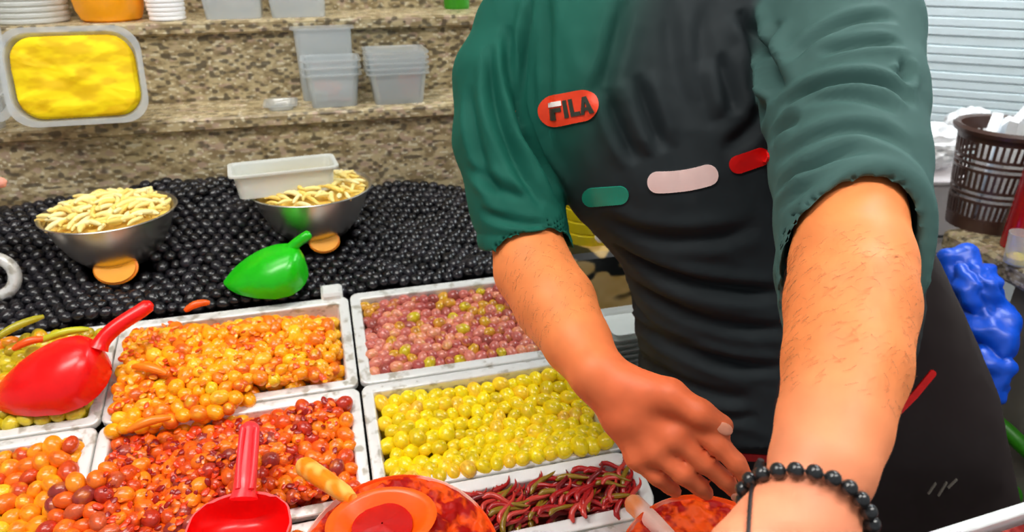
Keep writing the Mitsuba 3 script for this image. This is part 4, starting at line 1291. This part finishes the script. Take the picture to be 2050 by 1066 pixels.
def cut(g, a, b, c, toward, near, rad):
    n_ = np.cross(b - a, c - a); n_ /= np.linalg.norm(n_)
    if n_ @ (toward - a) < 0: n_ = -n_
    pd = (P_ - a) @ n_
    loc = np.linalg.norm(P_ - near, axis=-1) < rad
    return np.where(loc, np.maximum(g, pd), g), pd, loc, n_


# cuffs: his right one straight, his left one slanted and gaping
g_, pdr, locr, nr_ = cut(g_, at(968, 500, .845), at(1138, 497, .845), at(1052, 506, .79), r_fore[2], at(1060, 530, .835), .085)
g_, pdl, locl, nl_ = cut(g_, at(1700, 386, .556), at(1587, 540, .566), at(1832, 575, .566), at(1704, 640, .40), at(1708, 580, .545), .125)
ag, _ = armd.grid(lo, hi, HS)
gap = np.where((locr & (pdr > -.05)) | (locl & (pdl > -.07)), -(ag - .0045), -1)
g_ = np.maximum(g_, gap)
hem = at(1560, 845, .90); hn = at(1560, 900, .98) - at(1560, 800, .95); hn = np.array([0.05, 0, -1.0]); hn /= np.linalg.norm(hn)
g_ = np.maximum(g_, (P_ - at(1560, 852, .93)) @ hn)
nk = np.linalg.norm(P_ - (neck + up * .05), axis=-1) - .075
g_ = np.maximum(g_, -nk)
sm = net(g_.astype(np.float32), HS, 10, lo=lo)
v, nrm = np.array(sm.vertices), np.array(sm.vertex_normals)


def along(p, pts):
    """arc length of the nearest point on a chain, distance to it, and the offset"""
    best = np.full(len(p), 9.0); S = np.zeros(len(p)); O = np.zeros_like(p); acc = 0
    for a, b in zip(pts[:-1], pts[1:]):
        ba = b - a; L = np.linalg.norm(ba)
        t_ = np.clip((p - a) @ ba / L ** 2, 0, 1); q_ = p - a - t_[:, None] * ba; d_ = np.linalg.norm(q_, axis=1)
        m_ = d_ < best
        best[m_] = d_[m_]; S[m_] = acc + t_[m_] * L; O[m_] = q_[m_]; acc += L
    return S, best, O


def crease(x, w): return -np.exp(-(x / w) ** 2) + 0.55 * np.exp(-((np.abs(x) - 2.1 * w) / (1.3 * w)) ** 2)


tors = Field(); tors.p = shirt.p[:tors_n]
dt = tors.at(v)
Sl, Dl, Ol = along(v, ls); Sr, Dr, Or = along(v, rs)
rl = np.interp(Sl, np.r_[0, np.cumsum(np.linalg.norm(np.diff(ls, axis=0), axis=1))], ls_r)
rr2 = np.interp(Sr, np.r_[0, np.cumsum(np.linalg.norm(np.diff(rs, axis=0), axis=1))], rs_r)
wl = np.clip(1 - np.abs(Dl - rl) / .03, 0, 1) * np.clip(dt / .02 + .4, 0, 1)
wrr = np.clip(1 - np.abs(Dr - rr2) / .03, 0, 1) * np.clip(dt / .02 + .4, 0, 1)
# flat prints on the cloth: laid onto the surface triangle by triangle
class Skin:
    def __init__(self, mesh):
        self.v, self.f = np.array(mesh.vertices), np.array(mesh.faces)
        x, y, d = project(self.v); self.q = np.stack([x, y, d], 1)
        fn = np.cross(self.v[self.f[:, 1]] - self.v[self.f[:, 0]], self.v[self.f[:, 2]] - self.v[self.f[:, 0]])
        c = self.v[self.f].mean(1) - CAM
        self.front = np.einsum('ij,ij->i', fn, c) < 0
        self.n = mesh.vertex_normals

    def hit(self, pts):
        pts = np.asarray(pts, float)
        t_ = self.q[self.f][:, :, :2]
        lo_, hi_ = pts.min(0) - 4, pts.max(0) + 4
        ok = self.front & (t_[:, :, 0].max(1) > lo_[0]) & (t_[:, :, 0].min(1) < hi_[0]) & (t_[:, :, 1].max(1) > lo_[1]) & (t_[:, :, 1].min(1) < hi_[1])
        F_ = self.f[ok]; t_ = t_[ok]
        a, b, c = t_[:, 0], t_[:, 1], t_[:, 2]
        den = (b[:, 1] - c[:, 1]) * (a[:, 0] - c[:, 0]) + (c[:, 0] - b[:, 0]) * (a[:, 1] - c[:, 1])
        den = np.where(np.abs(den) < 1e-9, 1e-9, den)
        P, N = np.zeros((len(pts), 3)), np.zeros((len(pts), 3))
        for i, p in enumerate(pts):
            w0 = ((b[:, 1] - c[:, 1]) * (p[0] - c[:, 0]) + (c[:, 0] - b[:, 0]) * (p[1] - c[:, 1])) / den
            w1 = ((c[:, 1] - a[:, 1]) * (p[0] - c[:, 0]) + (a[:, 0] - c[:, 0]) * (p[1] - c[:, 1])) / den
            w2 = 1 - w0 - w1
            h_ = np.where((w0 > -.02) & (w1 > -.02) & (w2 > -.02))[0]
            if len(h_):
                d_ = w0[h_] * self.q[F_[h_, 0], 2] + w1[h_] * self.q[F_[h_, 1], 2] + w2[h_] * self.q[F_[h_, 2], 2]
                j = h_[np.argmin(d_)]
            else:
                j = np.argmin(np.linalg.norm(t_.mean(1) - p, axis=1))
            W_ = np.array([w0[j], w1[j], w2[j]]).clip(0, 1); W_ /= W_.sum()
            P[i] = W_ @ self.v[F_[j]]; N[i] = W_ @ self.n[F_[j]]
        N /= np.linalg.norm(N, axis=1, keepdims=True)
        return P, N



disp = np.zeros(len(v))
# pushed-up left sleeve: ring folds
wob = (meshkit.noise(v * 16, 2) - .5) * .022
side = Ol @ RGT / np.maximum(Dl, 1e-6); upn = Ol @ UPV / np.maximum(Dl, 1e-6)
Ltot = 1.0
knots = np.r_[0, np.cumsum(np.linalg.norm(np.diff(ls, axis=0), axis=1))]
sy = lambda y: np.interp(y, [-40, 80, 210, 330, 440, 540, 640], knots)
und = Skin(sm)


def fold(line, depth, w, bulge=.5, n=70):
    """a crease in the cloth along a line on its surface"""
    l_ = spline(np.array([(x, y, 0) for x, y in line], float), n)[:, :2]
    P, _ = und.hit(l_)
    d_, i_ = cKDTree(P).query(v, distance_upper_bound=8 * w)
    d_ = np.where(np.isfinite(d_), d_, 9)
    end = np.minimum(i_, n - 1 - np.minimum(i_, n - 1)) / (n * .22)
    amp = np.clip(end, 0, 1) ** .7
    return depth * amp * (-np.exp(-(d_ / w) ** 2) + bulge * np.exp(-((d_ - 2.0 * w) / (1.1 * w)) ** 2))


for ln_, dp_, w_ in (
        ([(1575, 130), (1640, 72), (1710, 42), (1795, 36)], .0055, .006), ([(1640, 112), (1700, 92), (1770, 84), (1812, 86)], .005, .005),
        ([(1560, 225), (1610, 186), (1680, 164), (1745, 164), (1805, 190), (1828, 214)], .0075, .006), ([(1600, 212), (1680, 196), (1750, 205), (1800, 230)], .003, .005),
        ([(1550, 330), (1600, 292), (1670, 262), (1750, 262), (1822, 300)], .0045, .006), ([(1552, 385), (1600, 345), (1660, 317), (1720, 305), (1785, 322), (1828, 378)], .0075, .0055),
        ([(1560, 425), (1600, 385), (1660, 352), (1720, 338), (1785, 356), (1826, 420)], .005, .0045), ([(1805, 120), (1812, 148), (1800, 160)], .006, .006),
        ([(1545, 290), (1560, 262), (1600, 238)], .005, .006),
        ([(985, 90), (992, 220), (1035, 330), (1088, 415)], .007, .006), ([(1018, 50), (1032, 190), (1072, 300), (1128, 385)], .008, .0065), ([(940, 170), (958, 300), (1010, 420)], .0045, .007),
        ([(935, 330), (990, 372), (1060, 400)], .0035, .006), ([(960, 420), (1030, 445), (1100, 448)], .003, .005), ([(1040, 250), (1085, 330), (1130, 420)], .005, .006),
        ([(1062, -20), (1050, 120), (1046, 250)], .006, .006), ([(1100, -20), (1095, 130), (1100, 280)], .004, .007), ([(1250, 0), (1222, 120), (1195, 205)], .006, .008),
        ([(1275, 150), (1300, 230), (1328, 305)], .007, .007), ([(1212, 175), (1246, 270), (1275, 325)], .007, .007), ([(1438, 110), (1462, 190), (1470, 230)], .007, .008), ([(1480, 20), (1530, 110), (1568, 185)], .010, .008),
        ([(1340, -10), (1350, 120), (1390, 260)], .004, .010), ([(1420, 0), (1400, 130), (1420, 260)], .004, .010), ([(1545, 180), (1500, 260), (1440, 300)], .004, .008), ([(1560, 40), (1540, 130), (1556, 200)], .006, .007),
        ([(1200, 430), (1290, 470), (1400, 480), (1520, 450)], .005, .009), ([(1225, 490), (1330, 548), (1450, 580), (1570, 585)], .008, .008), ([(1240, 540), (1340, 610), (1460, 650), (1580, 655)], .006, .008),
        ([(1250, 620), (1350, 690), (1480, 730), (1570, 735)], .007, .008), ([(1262, 700), (1370, 765), (1500, 800)], .005, .008), ([(1250, 575), (1300, 640), (1400, 690)], .004, .006), ([(1270, 760), (1380, 820), (1520, 835)], .004, .007),
        ([(1832, 470), (1845, 540), (1838, 620)], .005, .006)):
    disp += fold(ln_, dp_ * 1.45, w_)
wt = np.clip(1 - np.maximum(wl, wrr), 0, 1)
xq = v @ RGT; zq = v[:, 2]
q1 = meshkit.fbm(np.stack([xq * 16 + zq * 5, zq * 2.6, v[:, 1] * 3], -1), 3, 8)
q2 = meshkit.fbm(np.stack([xq * 4, (zq + .45 * xq) * 17, v[:, 1] * 4], -1), 3, 9)
hi_w = np.clip((zq - 1.16) / .10, 0, 1)
disp += wt * (hi_w * .012 * (.30 - np.abs(2 * q1 - 1)) + (1 - hi_w) * .010 * (.28 - np.abs(2 * q2 - 1)))
disp += .0012 * (meshkit.noise(v * 60, 3) - .5)
cuff = np.minimum(np.abs((v - at(968, 500, .845)) @ nr_) + 9 * (np.linalg.norm(v - r_fore[0], axis=1) > .09), np.abs((v - at(1700, 386, .556)) @ nl_) + 9 * (np.linalg.norm(v - at(1704, 480, .585), axis=1) > .13))
disp *= np.clip((cuff - .006) / .02, 0, 1)
disp -= .0018 * np.exp(-((cuff - .019) / .004) ** 2)
v2 = v + nrm * disp[:, None]
# charcoal lower half; lit sleeves and shoulder and shaded chest painted into the colour
charcoal, green, lit_grey_g = np.array(lin(30, 37, 40)), np.array(lin(12, 84, 70)), np.array(lin(58, 88, 84))
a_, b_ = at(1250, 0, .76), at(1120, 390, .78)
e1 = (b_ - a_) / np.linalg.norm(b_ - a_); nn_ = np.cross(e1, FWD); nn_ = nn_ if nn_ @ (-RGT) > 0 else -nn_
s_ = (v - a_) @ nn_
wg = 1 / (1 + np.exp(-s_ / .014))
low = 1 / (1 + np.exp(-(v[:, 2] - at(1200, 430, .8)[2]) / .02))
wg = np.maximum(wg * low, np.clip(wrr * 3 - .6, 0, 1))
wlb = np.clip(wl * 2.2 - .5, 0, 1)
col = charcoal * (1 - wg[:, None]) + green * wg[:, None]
col = col * (1 - wlb[:, None]) + lit_grey_g * wlb[:, None]
sm = trimesh.Trimesh(v2, sm.faces, process=False)
sweat = obj('sweatshirt', sm, 'vc_cloth', person, color=col, label='dark green sweatshirt with charcoal lower half, painted chest shade and pushed up sleeves')


def decal(skin, poly, name, mat, parent, step=7, t=.0016, soften=True, label=None):
    """a thin cloth patch, its outline given on the cloth, lying on the surface"""
    from scipy.spatial import Delaunay
    poly = shapely.segmentize(poly, step)
    bpts = np.array(poly.exterior.coords)[:-1]
    x0, y0, x1, y1 = poly.bounds
    gx, gy = np.meshgrid(np.arange(x0 + step / 2, x1, step), np.arange(y0 + step / 2, y1, step))
    ip = np.c_[gx.ravel(), gy.ravel()]
    inn = poly.buffer(-step * .45)
    ip = ip[shapely.contains_xy(inn, ip[:, 0], ip[:, 1])] if not inn.is_empty else ip[:0]
    pts = np.vstack([bpts, ip]); tri = Delaunay(pts).simplices
    c_ = pts[tri].mean(1); tri = tri[shapely.contains_xy(poly, c_[:, 0], c_[:, 1])]
    P, N = skin.hit(pts)
    nb = len(bpts)
    top, bot = P + N * t, P - N * .0015
    M = len(pts)
    a, b, c = top[tri[:, 0]], top[tri[:, 1]], top[tri[:, 2]]
    fl = np.einsum('ij,ij->i', np.cross(b - a, c - a), N[tri[:, 0]]) < 0
    tri[fl] = tri[fl][:, ::-1]
    F_ = [tri, tri[:, ::-1] + M]
    i = np.arange(nb); j = (i + 1) % nb
    F_ += [np.stack([i, j, j + M], 1), np.stack([i, j + M, i + M], 1)]
    return obj(name, trimesh.Trimesh(np.vstack([top, bot]), np.vstack(F_), process=False), mat, parent, smooth=40, label=label)


def pill(cx, cy, w, h, deg, bend=0.0):
    n = 40; L = w - h
    s_ = np.linspace(-L / 2, L / 2, n)
    ln = shapely.LineString(np.c_[s_, bend * (s_ / (L / 2 + 1e-6)) ** 2])
    return shapely.affinity.translate(shapely.affinity.rotate(ln.buffer(h / 2, quad_segs=8), deg, origin=(0, 0)), cx, cy)


sk = Skin(sm)
bad = pill(1138, 217, 120, 63, -11).buffer(0)
badge = decal(sk, bad, 'badge', 'badge_red', sweat, 7, .0022, label='red pill shaped chest badge with dark lettering')
# the lettering on the badge: white bar over a dark F stem, then dark ILA
def quad(*p): return shapely.Polygon(p)


ca, sa = math.cos(math.radians(-11)), math.sin(math.radians(-11))
def on_badge(g): return shapely.affinity.affine_transform(g, [ca, -sa, sa, ca, 1138, 217])


letters = [(quad((-37, -18), (-11, -18), (-11, -8), (-37, -8)), 'badge_white'),
           (quad((-35, -5), (-14, -5), (-14, 3), (-26, 3), (-26, 18), (-35, 18)), 'badge_dark'),
           (quad((-8, -17), (0, -17), (0, 18), (-8, 18)), 'badge_dark'),
           (quad((5, -17), (12, -17), (12, 10), (23, 10), (23, 18), (5, 18)), 'badge_dark'),
           (shapely.Polygon([(33, -17), (40, -17), (51, 18), (43, 18), (41, 11), (33, 11), (31, 18), (23.5, 18)]).difference(quad((36.7, -6), (39.5, 4.5), (34, 4.5))), 'badge_dark')]
for pg, mt in letters:
    pg = on_badge(pg)
    if pg.interiors:      # the A: two halves round its hole
        cut_ = shapely.LineString([on_badge(shapely.Point(36.7, -40)).coords[0], on_badge(shapely.Point(36.7, 40)).coords[0]]).buffer(.05)
        for h_ in pg.difference(cut_).geoms: decal(sk, h_, 'lettering', mt, sweat, 4, .0034)
    else: decal(sk, pg, 'lettering', mt, sweat, 4, .0034)
decal(sk, pill(1213, 393, 92, 37, -4), 'stripe', 'stripe_teal', sweat, 8, .002, label='teal pill shaped stripe')
decal(sk, pill(1367, 362, 143, 43, -8, -4), 'stripe', 'stripe_pale', sweat, 8, .002, label='pale pink pill shaped stripe')
decal(sk, pill(1500, 322, 84, 36, -19), 'stripe', 'stripe_red', sweat, 8, .002, label='red pill shaped stripe')

# trousers, shoes
tr = Field()
rows = [(560, 1300, 1862, 1.00, .085), (700, 1285, 1925, 1.05, .098), (830, 1292, 1978, 1.09, .104), (1000, 1318, 2005, 1.145, .110)]
ra = np.array(rows, float)
for y_ in np.linspace(560, 1000, 14):
    xl, xr, d_, th = [np.interp(y_, ra[:, 0], ra[:, i]) for i in (1, 2, 3, 4)]
    px_ = FOC / d_
    tr.cone(at(xl + th * px_, y_, d_), at(xr - th * px_, y_, d_), th, th, .01)
hipL, hipR = at(1318 + .115 * FOC / 1.145, 1010, 1.145), at(2005 - .115 * FOC / 1.145, 1010, 1.145)
shoes = []
for hp, s_ in ((hipL, -1), (hipR, 1)):
    kn = hp + np.array([0.0, -.03, -.36]); an = np.array([kn[0], kn[1] + .03, FLOOR_Z + .10])
    tr.chain([hp, kn, an], [.108, .078, .062], .03)
    shoes.append(an)
lo, hi = tr.bounds(.02)
g_, axs = tr.grid(lo, hi, .007)
P_ = np.stack(np.meshgrid(*axs, indexing='ij'), -1)
g_ = np.maximum(g_, FLOOR_Z + .06 - P_[..., 2])
tmesh = net(g_.astype(np.float32), .007, 4, lo=lo)
tmesh.vertices += tmesh.vertex_normals * (.006 * (.4 - np.abs(2 * meshkit.fbm(tmesh.vertices * [14, 14, 7], 3, 5) - 1)))[:, None]
pr('trousers', lin(36, 28, 28), 0.7, spec=0.25, sheen=0.3)
trs = obj('trousers', tmesh, 'trousers', person, smooth=True, label='dark charcoal brown trousers with red piping')
tk = Skin(tmesh)
decal(tk, shapely.LineString([(1798, 824), (1830, 792), (1866, 748)]).buffer(7), 'piping', 'stripe_red', trs, 6, .002, label='red pocket piping')
decal(tk, shapely.LineString([(1415, 908), (1470, 914), (1560, 920)]).buffer(7), 'piping', 'stripe_red', trs, 6, .002, label='red waist piping')
pr('print_grey', lin(110, 104, 96), 0.6)
for a_, b_ in (((1858, 988), (1872, 968)), ((1878, 992), (1894, 966)), ((1898, 976), (1914, 960))):
    decal(tk, shapely.LineString([a_, b_]).buffer(1.8), 'print_mark', 'print_grey', trs, 4, .002, label='small grey printed stroke')
for an in shoes:
    sf = Field(); f0 = np.array([an[0], an[1] + .03, FLOOR_Z + .045]); f1 = f0 + np.array([-.03, -.19, -.008])
    sf.cone(f0, f1, .046, .038, .03); sf.cone(f0, an + np.array([0, 0, -.02]), .045, .05, .03)
    lo, hi = sf.bounds(); g2, ax2 = sf.grid(lo, hi, .007)
    g2 = np.maximum(g2, (FLOOR_Z + .001) - np.broadcast_to(ax2[2][None, None, :], g2.shape))
    obj('shoe', net(g2.astype(np.float32), .007, 3, lo=lo), 'shoe', person, smooth=60)

# bead bracelet round the left wrist
wa = (l_fore[-2] - lw); wa /= np.linalg.norm(wa)
bc_ = lw - wa * .031
u_ = RGT - wa * (RGT @ wa); u_ /= np.linalg.norm(u_); w_ = np.cross(wa, u_)
if w_ @ UPV < 0: w_ = -w_
brace = thing('bead_bracelet', 'black bead bracelet with a loose cord round the man\'s left wrist', 'bracelet')
rb = .0047
wrist = Field(); wrist.p = [p for p in body.p]


def ring_at(th):
    dd = math.cos(th) * u_ + math.sin(th) * w_ + wa * (0.10 * math.sin(th) + 0.12 * math.cos(th))
    dd /= np.linalg.norm(dd)
    t_ = .03
    for _ in range(40):
        t_ += (rb * .92 - float(wrist.at((bc_ + dd * t_)[None])[0])) * .7
    return bc_ + dd * t_


dens = np.array([ring_at(th) for th in np.linspace(0, 2 * math.pi, 181)])
cum = np.r_[0, np.cumsum(np.linalg.norm(np.diff(dens, axis=0), axis=1))]
nb = int(cum[-1] // (2 * rb * 1.02))
bead = trimesh.creation.icosphere(subdivisions=3, radius=rb)
for i in range(nb):
    q_ = np.array([np.interp(cum[-1] * i / nb, cum, dens[:, j]) for j in range(3)])
    obj('bead', bead, 'bead_black', brace, smooth=True, m=trans(*q_))
st = dens[::6]
obj('string', tube(st, .0009, 6), 'black_cord', brace, smooth=60)
# knot and loose tail, hanging over the left edge of the wrist
bs = Skin(bm_)
tail_px = [(1530, 938), (1516, 968), (1505, 1005), (1499, 1050), (1494, 1120)]
P, N = bs.hit(tail_px)
obj('cord_tail', tube(spline(P + N * .0022, 24), .0011, 8), 'black_cord', brace, smooth=60)
P, N = bs.hit([(1537, 925), (1526, 945), (1515, 966)])
obj('knot', tube(spline(P + N * .004, 10), [.002, .003, .0034, .003, .0036, .0036, .003, .0034, .003, .002], 10), 'black_cord', brace, smooth=60)

# a customer's fingers at the left edge
cust = thing('person', 'customer whose fingertip shows at the left edge before the granite', 'person')
hf = Field()
W = at(-240, 420, 1.00)
tipc = at(2, 366, 1.02)
k1 = at(-95, 372, 1.00)
hf.chain([W - np.array([.26, .06, .06]), W], [.042, .030], .02)
for i, (dx, dy, dz) in enumerate(((0, 0, 0), (-6, 22, .012), (-14, 42, .02), (-30, 58, .025))):
    m_ = at(-120 - 2 * i, 372 + 22 * i, 1.0 + .01 * i)
    hf.cone(W, m_, .022, .0125, .014)
    tp = at(2 - 18 * i if i == 0 else -34 - 10 * i, 366 + 24 * i, 1.02 + dz)
    hf.chain([m_, (m_ + tp) / 2 + np.array([0, -.002, .004]), tp], [.0118, .0102, .0082], .005)
hf.chain([W + np.array([.02, 0, .02]), at(-150, 345, .985), at(-85, 335, .985)], [.018, .013, .0095], .012)
cm = net(hf, .004, 4)
pc = np.tile(lin(236, 160, 138), (len(cm.vertices), 1))
obj('body', cm, 'vc_skin', cust, color=pc)

# fine dark hair on both forearms
g = np.random.default_rng(9)
lo_, hi_ = l_fore[1], l_fore[4]
am, arm_c = [], body
fn_ = np.array(bm_.faces); cen = bv[fn_].mean(1)
for seg, nh in ((l_fore[1:5], 420), (r_fore[1:4], 240)):
    S_, D_, O_ = along(cen, seg)
    tot = sum(np.linalg.norm(b - a) for a, b in zip(seg[:-1], seg[1:]))
    okf = np.where((S_ > .004) & (S_ < tot - .004) & (D_ < .056) & (np.einsum('ij,ij->i', O_, CAM - cen) > 0))[0]
    ax_ = seg[-1] - seg[0]; ax_ /= np.linalg.norm(ax_)
    for f_ in g.choice(okf, nh):
        p = cen[f_]; n_ = O_[f_] / D_[f_]
        sidev = np.cross(ax_, n_)
        d_ = ax_ * (.45 + .3 * g.random()) + sidev * (.6 if g.random() < .8 else -.5) * (.5 + g.random()); d_ /= np.linalg.norm(d_)
        L = .006 + .006 * g.random()
        am.append(tube([p - n_ * .0003, p + d_ * L * .5 + n_ * .0009, p + d_ * L + n_ * .0006], [.0001, .00008, .00003], 3, cap=False))
obj('arm_hair', cat(*am), 'arm_hair', person, smooth=True, kind='stuff', label='fine dark hair on the forearms')

# the customer's sleeve
sf = Field(); e0 = W - np.array([.26, .06, .06])
sf.chain([e0 + np.array([.08, .018, .018]), e0, e0 + np.array([-.10, -.20, .10])], [.052, .058, .072], .01)
pr('customer_cloth', lin(70, 74, 84), 0.8)
obj('sleeve', net(sf, .007, 4), 'customer_cloth', cust, smooth=60)
